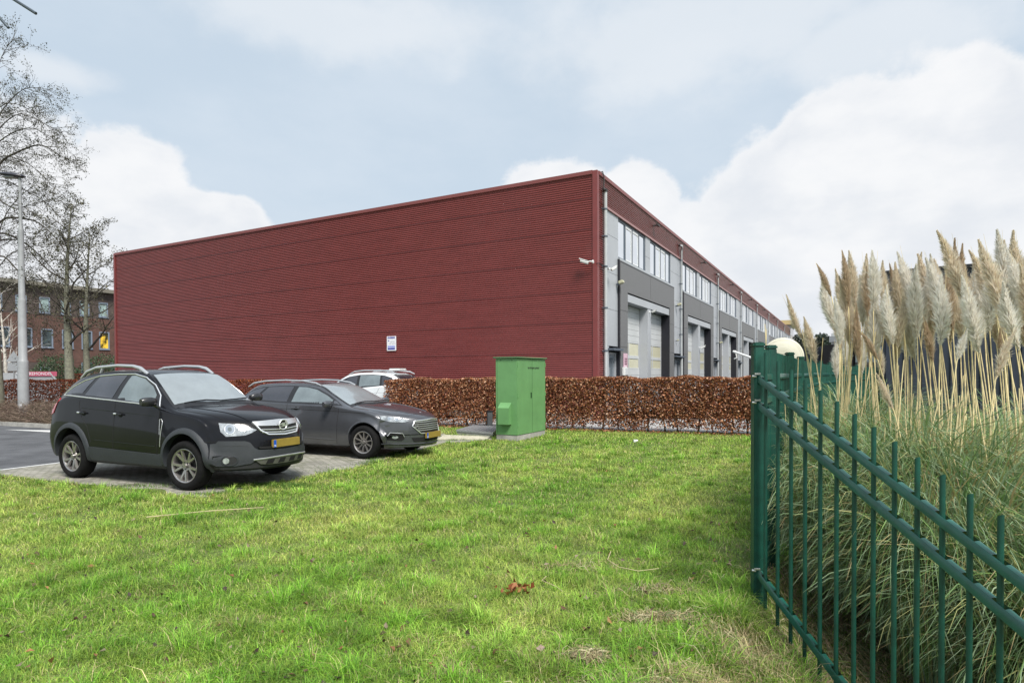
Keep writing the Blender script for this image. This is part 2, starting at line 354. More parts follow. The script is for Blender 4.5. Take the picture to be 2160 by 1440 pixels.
# ------------------------------------------------------------------ lawn blades
LAWN = [(-30, -2), (-30, 20), (-14, 12.55), (-9.0, 10.25), (-4.12, 8.06), (-2.78, 10.6), (-1.62, 14.3), (-0.45, 14.9), (-0.6, 15.9), (-1.9, 16.4), (-2.5, 19.2), (7.2, 15.5), (14, 14), (14, -2)]
def patchn(x, y, s, seed):
    r = np.random.default_rng(seed); o = np.zeros_like(x)
    for k in range(7):
        a = r.uniform(0, 2 * pi); f = s * r.uniform(0.6, 2.2); o += np.sin((x * cos(a) + y * sin(a)) * f + r.uniform(0, 6)) * r.uniform(0.5, 1)
    return o / 3.0
def lawn():
    n = 980000
    Y = 2.3 * (18.5 / 2.3) ** rng.random(n) ; X = rng.uniform(-1.0, 1.0, n) * (Y * 0.93 + 0.9)
    nc = 1500; cy_ = 2.5 * (15 / 2.5) ** rng.random(nc); cx_ = rng.uniform(-1, 1, nc) * (cy_ * 0.9 + 0.6); kb = 75
    tx_ = np.repeat(cx_, kb) + rng.normal(0, 0.028, nc * kb) * np.repeat(rng.uniform(.6, 1.8, nc), kb); ty_ = np.repeat(cy_, kb) + rng.normal(0, 0.028, nc * kb) * np.repeat(rng.uniform(.6, 1.8, nc), kb)
    X = np.concatenate([X, tx_]); Y = np.concatenate([Y, ty_]); TF = np.concatenate([np.zeros(n), np.repeat(rng.uniform(0.5, 1.6, nc), kb)])
    k = inpoly(X, Y, LAWN); X, Y, TF = X[k], Y[k], TF[k]
    sp_ = patchn(X, Y, 7.0, 77) + 0.6 * patchn(X, Y, 16.0, 78); k = rng.random(len(X)) > np.clip((-sp_ - 0.95) * 1.8, 0, 0.9); X, Y, TF = X[k], Y[k], TF[k]
    # keep fewer under the pampas, in bare patches
    s = 0.80 * (X - FP.x) - 0.60 * (Y - FP.y)
    bare = 1.25 * np.exp(-((X - 1.42) ** 2 / 0.035 + (Y - 3.72) ** 2 / 0.02)) + np.exp(-((X - 1.25) ** 2 / 0.02 + (Y - 3.25) ** 2 / 0.008)) + 0.8 * np.exp(-((X + 0.35) ** 2 / 0.02 + (Y - 3.3) ** 2 / 0.01)) + 0.75 * np.exp(-((X - 0.95) ** 2 / 0.05 + (Y - 3.95) ** 2 / 0.012)) + 0.8 * np.exp(-((X - 0.45) ** 2 / 0.012 + (Y - 3.45) ** 2 / 0.01))
    right = (X > FP.x + 0.12) & (Y < 6)
    k = (rng.random(len(X)) > bare * 0.95) & ~(right & (rng.random(len(X)) > 0.35)); X, Y, TF = X[k], Y[k], TF[k]
    n = len(X); pn = patchn(X, Y, 1.5, 3); pf = patchn(X, Y, 5.0, 9); tall = patchn(X, Y, 2.5, 21)
    lod = np.clip(Y / 5.0, 1, 3.2)
    h = (0.026 + 0.016 * np.clip(tall, -1, 1.5) + 0.034 * rng.random(n) ** 2) * (1 + 0.10 * lod)
    tuft = np.exp(-((X - 1.45) ** 2 + (Y - 4.05) ** 2) / 0.05) + np.exp(-((X - 1.65) ** 2 + (Y - 3.6) ** 2) / 0.04); h *= (1 + 1.2 * tuft) * (1 + 0.45 * np.clip(patchn(X, Y, 11.0, 51), -0.8, 1.4))
    h *= 1 + 0.75 * TF
    near = np.exp(-((X - 0.8) ** 2 / 0.5 + (Y - 3.2) ** 2 / 0.2)); h *= 1 + 0.5 * near
    w = (0.0009 + 0.0013 * rng.random(n)) * lod * 1.1
    az = rng.uniform(0, 2 * pi, n); lean = rng.uniform(0.25, 1.7, n) ; lx, ly = np.cos(az) * lean, np.sin(az) * lean
    fa = az + pi / 2 + rng.normal(0, 0.5, n); wx, wy = np.cos(fa) * w, np.sin(fa) * w
    z0 = ground_z(X, Y) - 0.004; B = np.stack([X, Y, z0], -1)
    side = np.stack([wx, wy, 0 * w], -1)
    mid = B + np.stack([lx * h * 0.38, ly * h * 0.38, h * 0.62], -1)
    tip = B + np.stack([lx * h * 1.1, ly * h * 1.1, h * (1.05 - 0.45 * np.clip(lean - 0.4, 0, 1))], -1)
    V = np.stack([B - side, B + side, mid - side * 0.8, mid + side * 0.8, tip], 1)
    i = np.arange(n)[:, None] * 5
    q = i + np.array([0, 1, 3, 2]); t = i + np.array([2, 3, 4])
    g1 = np.array([0.17, 0.33, 0.035]); g2 = np.array([0.27, 0.41, 0.055]); g3 = np.array([0.52, 0.52, 0.17]); g4 = np.array([0.085, 0.20, 0.032]); st = np.array([0.52, 0.45, 0.25])
    u = rng.random(n)[:, None]; c = g1 * (1 - u) + g2 * u
    leftw = np.clip((-X - 0.5) / 6, 0, 1) * 0.25
    yel = np.clip(0.15 + 0.42 * pn + 0.28 * pf + leftw + 0.22 * np.clip((Y - 5) / 3, 0, 1), 0, 0.9)[:, None] * rng.random(n)[:, None] ** 0.7; c = c * (1 - yel) + g3 * yel
    yel = None; c = np.where((TF > 0)[:, None], c * np.array([0.80, 1.0, 0.8]) * (0.75 + 0.35 * TF)[:, None], c)
    dk = (rng.random(n) < np.clip(0.30 - 0.22 * pn, 0.1, 0.7))[:, None] * 0.75; c = c * (1 - dk) + g4 * dk
    dead = (rng.random(n) < 0.055 + 0.08 * np.clip(pf, 0, 1) + 0.28 * near * np.clip(pf + 0.3, 0, 1) + 0.5 * bare[k] + 0.22 * (s[k] > 0.05) * (Y < 6))[:, None]; c = np.where(dead, st * rng.uniform(0.6, 1.1, (n, 1)), c)
    c = c * rng.uniform(0.55, 1.45, (n, 1)) * np.array([1.17, 1.13, 1.1]) * (1 + 0.22 * np.clip(patchn(X, Y, 9.0, 33), -1.2, 1.2))[:, None]
    col = np.repeat(c, 5, axis=0)
    o = np_mesh('lawn_grass', V.reshape(-1, 3), q, t, col, (mat('grass_blade', (0.1, 0.2, 0.03), 0.55, attr=True, trans=0.28, spec=0.35),))
    tag(o, 'short uneven green lawn with yellowish patches and fallen bits', 'grass', kind='stuff')
lawn()

# straw and mown clippings near the slope, fallen leaves, weeds between clinkers
def strands(name, n, px, py, zf, ln, w, cols, m, label, cat, lift=0.03, seed=1, curv=0.4):
    r = np.random.default_rng(seed); n = len(px); az = r.uniform(0, 2 * pi, n); l = ln * r.uniform(0.4, 1.3, n); wv = w * r.uniform(0.6, 1.3, n)
    K = 4; P = []
    for j in range(K):
        t = j / (K - 1) - 0.5; a = az + curv * t * r.normal(0, 1, n) * 2
        x = px + np.cos(a) * l * t; y = py + np.sin(a) * l * t; z = zf(x, y) + lift * (0.35 + r.random(n)); P.append(np.stack([x, y, z], -1))
    sd_ = np.stack([-np.sin(az) * wv, np.cos(az) * wv, r.normal(0, 0.5, n) * wv], -1)
    V = np.stack([p + s_ * sd_ for p in P for s_ in (-1, 1)], 1); i = np.arange(n)[:, None, None] * (2 * K)
    q = (i + (np.arange(K - 1)[:, None] * 2 + np.array([0, 1, 3, 2]))[None]).reshape(-1, 4)
    c = np.array(cols)[r.integers(0, len(cols), n)] * r.uniform(0.7, 1.15, (n, 1))
    return tag(np_mesh(name, V.reshape(-1, 3), q, col=np.repeat(c, 2 * K, 0), mats=(m,)), label, cat, kind='stuff')
m_straw = mat('straw', (0.4, 0.33, 0.18), 0.7, attr=True, trans=0.15)
r = np.random.default_rng(4)
cl = [(1.42, 3.66, .22, .12, 520), (1.25, 3.22, .25, .08, 450), (0.2, 3.0, .25, .06, 160), (0.95, 3.95, .12, .035, 420), (0.42, 3.42, .05, .035, 700), (0.70, 3.12, .16, .05, 500), (1.05, 3.15, .12, .06, 400), (1.55, 3.35, .30, .22, 260), (1.78, 3.6, .10, .3, 550), (1.05, 4.45, .16, .06, 150), (0.55, 5.0, .15, .08, 90), (1.2, 4.1, .3, .2, 150), (2.35, 3.8, .35, .8, 1800)]
px = np.concatenate([r.normal(a, c, k) for a, b_, c, d, k in cl]); py = np.concatenate([r.normal(b_, d, k) for a, b_, c, d, k in cl])
strands('straw_litter', 0, px, py, lambda x, y: ground_z(x, y), 0.11, 0.0016, [(0.45, 0.37, 0.2), (0.36, 0.28, 0.15), (0.5, 0.44, 0.27), (0.25, 0.2, 0.12), (0.2, 0.25, 0.1)], m_straw, 'dry straw and clippings lying on the lawn by the fence', 'straw', 0.05, 2)
def leafmesh(name, P, nrm, size, cols, m, parent=None, seed=1, aspect=0.6, label=None, cat=None):
    'many small folded leaves'
    r = np.random.default_rng(seed); n = len(P)
    a = r.normal(0, 1, (n, 3)); a /= np.linalg.norm(a, axis=1)[:, None]
    if nrm is not None: nn = nrm + r.normal(0, 0.55, (n, 3))
    else: nn = r.normal(0, 1, (n, 3))
    nn /= np.linalg.norm(nn, axis=1)[:, None]; a -= nn * (a * nn).sum(1)[:, None]; a /= np.linalg.norm(a, axis=1)[:, None]; b_ = np.cross(nn, a)
    s = (size * r.uniform(0.6, 1.3, n))[:, None]
    f = nn * s * r.uniform(-0.25, 0.35, (n, 1))
    V = np.stack([P - a * s * 0.5, P + b_ * s * 0.5 * aspect + f, P + a * s * 0.5, P - b_ * s * 0.5 * aspect + f], 1)
    i = np.arange(n)[:, None] * 4; t = np.concatenate([i + np.array([0, 1, 2]), i + np.array([0, 2, 3])])
    c = np.array(cols)[r.integers(0, len(cols), n)] * r.uniform(0.65, 1.25, (n, 1))
    o = np_mesh(name, V.reshape(-1, 3), None, t, np.repeat(c, 4, 0), (m,), parent, smooth=False)
    if label: tag(o, label, cat, kind='stuff')
    return o
m_dleaf = mat('dry_leaf', (0.2, 0.1, 0.05), 0.6, attr=True, trans=0.2, spec=0.3)
n = 900; Yl = 2.8 * (16 / 2.8) ** r.random(n); Xl = r.uniform(-1, 1, n) * Yl * 0.9; k = inpoly(Xl, Yl, LAWN) & (Xl < 1.7 + 0.5 * (Yl - 4.3)); Xl, Yl = Xl[k], Yl[k]
P = np.stack([Xl, Yl, ground_z(Xl, Yl) + 0.035 + 0.015 * r.random(len(Xl))], -1)
leafmesh('fallen_leaves', P, np.array([0, 0, 1.0]), 0.045, [(0.16, 0.09, 0.05), (0.07, 0.05, 0.04), (0.30, 0.15, 0.07), (0.30, 0.24, 0.17), (0.10, 0.06, 0.04)], m_dleaf, seed=8, label='small brown leaves scattered over the lawn', cat='leaves')
P = np.array([[0.01 + r.normal(0, .055), 4.40 + r.normal(0, .05), 0.04 + 0.05 * r.random()] for _ in range(26)])
HX = rng.uniform(-3.6, 6.2, 1600); HYv = 19.4 + (HX + 4.0) * (15.35 - 19.4) / 11.1 + rng.normal(0, .22, 1600); leafmesh('hedge_litter', np.stack([HX, HYv, 0.03 + 0.03 * rng.random(1600)], -1), np.array([0, 0, 1.0]), 0.06, [(0.30, 0.12, 0.055), (0.20, 0.08, 0.04), (0.38, 0.19, 0.10)], m_dleaf, seed=61, label='copper leaves fallen along the foot of the hedge', cat='leaves')
o = leafmesh('leaf_pile', P, None, 0.055, [(0.30, 0.10, 0.04), (0.20, 0.07, 0.03), (0.38, 0.16, 0.07)], m_dleaf, seed=9); tag(o, 'orange brown withered leaf cluster lying on the lawn in front', 'leaf')
for (x, y, s, c, lb) in ((0.16, 3.50, 0.035, (0.33, 0.24, 0.2), 'single pale brown leaf lying at the bottom of the lawn'), (0.52, 4.28, 0.03, (0.30, 0.22, 0.18), 'curled brown leaf on the lawn right of the leaf cluster')):
    mb = MB(); z = float(ground_z(x, y)) + 0.05
    pts = [(-.5, 0), (-.3, .35), (0, .3), (.2, .55), (.4, .2), (.6, .1), (.4, -.2), (.1, -.35), (-.3, -.3)]
    mb.add([(x + a * s * 1.6, y + b_ * s * 2, z + 0.012 * sin(a * 6 + b_ * 4)) for a, b_ in pts] + [(x, y, z - 0.006)], [(i, (i + 1) % 9, 9) for i in range(9)])
    tag(mb.build('fallen_leaf', mat('leaf_%d' % int(s * 1000), c, 0.6, var=0.2, vscale=30)), lb, 'leaf', 'single leaves on the lawn')
def stalk(name, pts, r0, m, label, cat):
    mb = MB(); P = [Vector((x, y, float(ground_z(x, y)) + z)) for x, y, z in pts]; mb.tube(P, [r0 * (1 - 0.5 * i / len(P)) for i in range(len(P))], 5); tag(mb.build(name, m, smooth=60), label, cat)
m_reed = mat('dry_reed', (0.5, 0.42, 0.25), 0.6, var=0.2, vscale=10)
stalk('reed_stalk', [(-4.06, 6.74, .05), (-3.5, 6.98, .06), (-2.95, 7.2, .055)], 0.006, m_reed, 'long dry reed lying on the lawn in front of the black car', 'reed')
stalk('reed_stalk', [(0.86, 5.32, .06), (0.80, 5.12, .05), (0.86, 4.93, .05), (1.0, 4.83, .05), (1.17, 4.86, .06)], 0.004, m_reed, 'pale curved grass stalk lying on the lawn left of the fence corner', 'reed')
stalk('reed_stalk', [(0.26, 4.72, .05), (0.22, 4.60, .06), (0.32, 4.50, .05), (0.36, 4.40, .05)], 0.003, m_reed, 'short bent pale stalk beside the orange leaf cluster', 'reed')
stalk('reed_stalk', [(1.20, 2.95, .09), (1.55, 3.02, .10), (1.9, 3.12, .12)], 0.005, m_reed, 'straight dry stem on the straw under the sloping fence', 'reed')
# weeds growing in the joints by the front of the black car
def tufts(name, cs, label, n0=220, h0=0.05):
    Vs = []; Cs = []; r = np.random.default_rng(14)
    for (cx, cy, sx, sy, k) in cs:
        X = r.normal(cx, sx, k); Y = r.normal(cy, sy, k); h = h0 * r.uniform(0.3, 1.2, k); az = r.uniform(0, 2 * pi, k); ln = r.uniform(0.2, 1.0, k)
        w = 0.004; B = np.stack([X, Y, 0 * X + 0.005], -1); sd_ = np.stack([-np.sin(az) * w, np.cos(az) * w, 0 * X], -1); T = B + np.stack([np.cos(az) * ln * h, np.sin(az) * ln * h, h], -1)
        Vs.append(np.stack([B - sd_, B + sd_, T], 1)); Cs.append(np.array([0.10, 0.19, 0.03]) * r.uniform(0.6, 1.5, (k, 1)))
    V = np.concatenate(Vs); C_ = np.concatenate(Cs); t = np.arange(len(V) * 3).reshape(-1, 3)
    tag(np_mesh(name, V.reshape(-1, 3), None, t, np.repeat(C_, 3, 0), (MATS['grass_blade'],)), label, 'weeds', kind='stuff')
tufts('joint_weeds', [(-3.55, 8.85, .35, .10, 2500), (-3.0, 9.9, .10, .25, 500), (-2.6, 11.2, .12, .3, 600), (-2.35, 12.4, .12, .3, 500), (-3.9, 8.25, .25, .06, 900), (-5.6, 8.85, .6, .08, 500), (-2.9, 10.3, .5, .3, 120), (-1.2, 15.75, .5, .06, 700), (-1.4, 14.9, .3, .1, 300)], 'green weeds growing in the joints of the parking bay')

# ================================================================== HEDGES
def hedge(name, A, B, wdt, hA, hB, nleaf, cols, mleaf, label, stems, gap0=0.11, seed=3, group=None, leaf=0.052, base=0.0, holes=True):
    A, B = Vector(A), Vector(B); r = np.random.default_rng(seed); Ln = (B - A).length; d = (B - A) / Ln; nv = Vector((-d.y, d.x))
    root = empty(name, (A.x, A.y, base)); tag(root, label, 'hedge', group)
    s = r.random(nleaf) * Ln; hh = hA + (hB - hA) * s / Ln
    hh = hh * (1 + 0.018 * np.sin(s * 3.1) + 0.012 * np.sin(s * 7.7 + 1))
    w = r.random(nleaf); face = r.random(nleaf)
    off = (r.random(nleaf) - 0.5) * wdt
    fr = face < 0.62; off = np.where(fr, np.where(r.random(nleaf) < 0.6, -1, 1) * wdt * 0.5 * (1 - 0.35 * r.random(nleaf) ** 2), off)
    low = gap0 * (0.75 + 0.5 * np.sin(s * 2.3 + 2) * 0.5 + 0.4 * r.random(nleaf))
    z = low + (hh - low) * w ** 0.82
    top = face > 0.86; z = np.where(top, hh * (1 - 0.05 * r.random(nleaf)), z); off = np.where(top, (r.random(nleaf) - 0.5) * wdt, off)
    off = off * (0.9 + 0.16 * np.sin(s * 4.3 + z * 3) + 0.04 * r.normal(0, 1, nleaf))
    off += r.normal(0, 0.02, nleaf)
    keep = np.ones(nleaf, bool)
    if holes:
        dens = patchn(s * 1.0, z * 1.2, 3.0, seed + 1); thin = np.clip((0.75 * hh - z) / (0.75 * hh), 0, 1)
        keep = r.random(nleaf) < np.clip(1.2 - thin * (0.42 + 0.6 * dens), 0.15, 1)
    if holes == 2: keep &= ~((s < Ln) & (np.abs(s - 7.7) < 0.35) & (z < 0.75) & (r.random(nleaf) < 0.8))
    s, z, off = s[keep], z[keep], off[keep]
    P = np.stack([d.x * s + nv.x * off, d.y * s + nv.y * off, z], -1)
    leafmesh('foliage', P, None, leaf, cols, mleaf, root, seed + 2, 0.62)
    mb = MB(); k = int(Ln / stems)
    for i in range(k):
        t = (i + 0.5 + R_.uniform(-0.25, 0.25)) * Ln / k; h_ = (hA + (hB - hA) * t / Ln)
        p = Vector((d.x * t, d.y * t, -0.05)); pts = [p]; 
        for j in range(5): p = p + Vector((R_.uniform(-.05, .05), R_.uniform(-.05, .05), h_ * 0.19)); pts.append(p)
        rr = R_.uniform(0.016, 0.032); mb.tube(pts, [rr, rr * .9, rr * .8, rr * .6, rr * .45, rr * .2], 6)
        for j in range(26):
            q = pts[R_.randint(1, 4)].lerp(pts[5], R_.random() * 0.5); e_ = q + Vector((d.x, d.y, 0)) * R_.uniform(-.35, .35) + Vector((nv.x, nv.y, 0)) * R_.uniform(-.3, .3) + Vector((0, 0, R_.uniform(0.0, .4)))
            e_.z = min(e_.z, h_ * 0.99); mb.tube([q, (q + e_) / 2 + Vector((0, 0, .02)), e_], [.006, .004, .002], 3, cap=False)
    mb.build('stems', mat('hedge_stem', (0.07, 0.055, 0.04), 0.85, var=0.3, vscale=20), root, smooth=50)
    return root
m_beech = mat('beech_leaf', (0.3, 0.12, 0.06), 0.42, attr=True, trans=0.22, spec=0.5)
BC = [(0.38, 0.150, 0.068), (0.27, 0.092, 0.044), (0.50, 0.25, 0.13), (0.16, 0.055, 0.034), (0.42, 0.175, 0.07), (0.62, 0.37, 0.22), (0.22, 0.08, 0.045)]
hedge('beech_hedge', (7.1, 15.55), (-4.05, 19.85), 0.62, 1.53, 1.47, 95000, BC, m_beech, 'copper brown beech hedge between the lawn and the red hall', 0.42, seed=3, group='beech hedges', leaf=0.062, holes=2)
hedge('beech_hedge', (-27.5, 26.5), (-10.0, 25.2), 0.8, 1.48, 1.42, 42000, [(0.31, 0.085, 0.035), (0.20, 0.055, 0.025), (0.40, 0.13, 0.055), (0.12, 0.035, 0.02)], m_beech, 'orange brown clipped hedge behind the lamp post and low shrubs', 1.5, 0.05, seed=5, group='beech hedges', leaf=0.07, holes=False)
hedge('beech_hedge', (-31.5, 44.0), (-22.0, 44.5), 0.8, 1.75, 1.75, 16000, [(0.22, 0.06, 0.03), (0.15, 0.045, 0.025), (0.30, 0.10, 0.05)], m_beech, 'farther clipped hedge at the foot of the two trunks', 2.0, 0.05, seed=6, group='beech hedges', leaf=0.10, holes=False)
# low leafless shrubs in the bed
def twigmound(name, A, B, depth, hgt, n, label, seed=11):
    r = np.random.default_rng(seed); A, B = Vector(A), Vector(B); d = (B - A); nv = Vector((-d.y, d.x)).normalized()
    s = r.random(n); o = r.random(n) * depth; X = A.x + d.x * s + nv.x * o; Y = A.y + d.y * s + nv.y * o
    prof = np.clip(np.minimum(o, depth - o) / 0.45, 0.25, 1) ** 0.5; H = hgt * prof * (0.85 + 0.10 * np.sin(s * 40) + 0.15 * r.random(n))
    z0 = 0.1 + r.random(n) ** 1.3 * H * 0.75; az = r.uniform(0, 2 * pi, n); l = r.uniform(0.15, 0.42, n); up = r.uniform(-0.1, 1.0, n)
    B0 = np.stack([X, Y, z0], -1); D = np.stack([np.cos(az), np.sin(az), up], -1); D /= np.linalg.norm(D, axis=1)[:, None]
    E = B0 + D * l[:, None]; E[:, 2] = np.minimum(E[:, 2], H + 0.12); Mi = (B0 + E) / 2 + r.normal(0, 0.02, (n, 3))
    w = r.uniform(0.0025, 0.005, n)[:, None]; sd_ = np.cross(D, r.normal(0, 1, (n, 3))); sd_ /= np.linalg.norm(sd_, axis=1)[:, None]; sd_ *= w
    V = np.stack([B0 - sd_, B0 + sd_, Mi - sd_ * .8, Mi + sd_ * .8, E], 1); i = np.arange(n)[:, None] * 5
    c = np.array([(0.17, 0.11, 0.085), (0.11, 0.07, 0.055), (0.23, 0.17, 0.13), (0.14, 0.12, 0.07)])[r.integers(0, 4, n)] * r.uniform(0.7, 1.2, (n, 1))
    o_ = np_mesh(name, V.reshape(-1, 3), i + np.array([0, 1, 3, 2]), i + np.array([2, 3, 4]), np.repeat(c, 5, 0), (mat('twig', (0.2, 0.15, 0.1), 0.8, attr=True),))
    return tag(o_, label, 'shrubs', kind='stuff')
twigmound('low_shrubs', (-27.5, 24.9), (-10.0, 17.0), 1.9, 0.80, 60000, 'low leafless brown shrubs filling the bed behind the kerb')
# clipped evergreens at the office
def bush(name, c, rx, rz, n, cols, label, seed, group=None, leaf=0.12):
    r = np.random.default_rng(seed); root = empty(name, (c[0], c[1], 0)); tag(root, label, 'shrub', group)
    d = r.normal(0, 1, (n, 3)); d /= np.linalg.norm(d, axis=1)[:, None]; rad_ = r.random(n) ** 0.22 * (1 + 0.10 * np.sin(d[:, 0] * 7 + seed) + 0.08 * np.sin(d[:, 2] * 9))
    P = d * rad_[:, None] * np.array([rx, rx * 0.8, rz]); P[:, 2] += rz * 1.0; P = P[P[:, 2] > 0.05]
    leafmesh('foliage', P, None, leaf, cols, mat('evergreen_leaf', (0.05, 0.09, 0.03), 0.5, attr=True, spec=0.4), root, seed)
    mb = MB()
    for k in range(9):
        a = k * 0.7; mb.tube([(0.1 * cos(a), 0.1 * sin(a), -0.1), (rx * .3 * cos(a), rx * .3 * sin(a), rz * .8), (rx * .55 * cos(a), rx * .5 * sin(a), rz * 1.5)], [.05, .03, .012], 5)
    mb.build('stems', MATS['hedge_stem'], root); return root
EG = [(0.028, 0.062, 0.022), (0.04, 0.085, 0.03), (0.018, 0.042, 0.016), (0.06, 0.105, 0.04)]
bush('evergreen_bush', (-36.2, 48.5), 1.75, 1.62, 5200, EG, 'dark green rounded bush behind the two pale trunks', 31, 'clipped evergreens before the brick office')
bush('evergreen_bush', (-34.9, 52.0), 1.9, 1.70, 5200, EG, 'dark green rounded bush beside the red hall end', 32, 'clipped evergreens before the brick office')

# ================================================================== RED HALL
HC = Vector((2.9078, 21.0, 0)); HRZ = math.atan2(.87864, .47749); HH = 8.566; HL = 29.0; NU = 8; PITCH = 10.42; FEND = 86.0
hall = empty('business_hall', HC, HRZ); tag(hall, 'long dark red corrugated business hall with grey overhead door bays', 'building')
m_red = mat('red_cladding', (0.198, 0.042, 0.039), 0.38, var=0.12, vscale=0.8, spec=0.5, stretch=(1, 1, 6), coat=0.12)
m_redtrim = mat('red_trim', (0.20, 0.045, 0.043), 0.38, var=0.1, vscale=1.5)
m_panel = mat('light_panel', (0.42, 0.44, 0.47), 0.42, var=0.06, vscale=0.6, metal=0.15)
m_grey = mat('speckled_panel', (0.165, 0.165, 0.17), 0.55, var=0.22, vscale=55, metal=0.1)
m_dark = mat('dark_reveal', (0.012, 0.012, 0.018), 0.5)
m_door = mat('door_panel', (0.55, 0.57, 0.58), 0.42, var=0.05, vscale=2)
m_cream = mat('frosted_pane', (0.62, 0.60, 0.44), 0.35, var=0.06, vscale=2, coat=0.4)
m_frame = mat('window_frame', (0.085, 0.105, 0.135), 0.45)
m_glass = mat('sky_glass', (0.80, 0.84, 0.88), 0.06, metal=1.0, var=0.08, vscale=0.5)
m_pipe = mat('drain_pipe', (0.42, 0.44, 0.45), 0.45, var=0.1, vscale=3)
m_whitef = mat('white_frame', (0.72, 0.73, 0.74), 0.4)
def corr(name, o, du, dn, length, z0, z1, m, amp=0.014, pitch=0.076):
    'horizontally ribbed sheet: origin, run direction, outward normal'
    o, du, dn = Vector(o), Vector(du), Vector(dn); mb = MB(); n = int(round((z1 - z0) / pitch)); vs = []; K = 6
    for i in range(n * K + 1):
        z = z0 + (z1 - z0) * i / (n * K); ph = 2 * pi * i / K; a = amp * (1 + cos(ph)) * (0.0 if (i // K) % 14 == 13 and i % K not in (0,) else 1.0); p = o + dn * a; p.z = z
        vs += [p, p + du * length]
    fs = [(2 * i, 2 * i + 1, 2 * i + 3, 2 * i + 2) for i in range(n * K)]
    if du.cross(Vector((0, 0, 1))).dot(dn) < 0: fs = [f[::-1] for f in fs]
    mb.add(vs, fs); return mb.build(name, m, hall, smooth=80)
# core volume behind the cladding
mb = MB(); mb.box((0.05, 0.55, 0.0), (FEND - 0.05, HL - 0.05, HH - 0.25)); mb.build('inner_wall', m_dark, hall)
mb = MB(); mb.box((0.06, 0.06, HH - 0.24), (FEND - 0.06, HL - 0.06, HH - 0.14)); mb.build('roof', mat('roofing', (0.06, 0.06, 0.065), 0.8), hall)
mb = MB(); mb.box((-0.02, 0.06, -0.2), (0.06, HL, 0.24)); mb.build('plinth', m_conc, hall)
corr('side_cladding', (-0.02, 0.10, 0), (0, 1, 0), (-1, 0, 0), HL - 0.2, 0.245, HH - 0.11, m_red)
corr('back_cladding', (0.1, HL, 0), (1, 0, 0), (0, 1, 0), 30, 0.245, HH - 0.11, m_red)
corr('corner_cladding', (0.10, -0.02, 0), (1, 0, 0), (0, -1, 0), 0.74, 0.0, 7.54, m_red)
corr('parapet_cladding', (0.10, -0.02, 0), (1, 0, 0), (0, -1, 0), FEND - 0.1, 7.555, HH - 0.11, m_red)
mb = MB(); mb.box((-0.075, -0.075, 0.0), (0.10, 0.10, HH)); mb.build('corner_trim', m_redtrim, hall)
mb = MB(); mb.box((-0.075, HL - 0.08, 0.0), (0.06, HL + 0.06, HH)); mb.build('corner_trim', m_redtrim, hall)
mb = MB(); mb.box((-0.09, 0.102, HH - 0.115), (0.2, HL - 0.083, HH + 0.015)); mb.box((0.103, -0.09, HH - 0.115), (FEND, 0.2, HH + 0.015)); mb.build('roof_edge_trim', mat('roof_edge', (0.20, 0.055, 0.05), 0.4), hall)
mb = MB(); mb.box((0.845, -0.085, 7.47), (FEND, 0.03, 7.552)); mb.build('parapet_trim', mat('pale_trim', (0.33, 0.17, 0.165), 0.4), hall)
mb = MB(); mb.box((FEND - 0.01, 0, 0), (FEND + 0.1, 12, 9.6)); mb.build('end_wall', mat('end_brick', (0.3, 0.2, 0.15), 0.8), hall)
Y0 = -0.03                                       # face of the light panels
def panelrow(x0, x1, zs, m=None, nm='wall_panel'):
    mb = MB()
    for a, b_ in zip(zs[:-1], zs[1:]): mb.box((x0 + .006, Y0, a + .006), (x1 - .006, 0.06, b_ - .006))
    return mb.build(nm, m or m_panel, hall)
ZS = [0, 1.0, 2.62, 3.95, 5.28, 6.62, 7.47]
mb = MB(); mb.box((0.845, 0.0, 0.0), (FEND, 0.05, 7.47)); 
mb = MB()
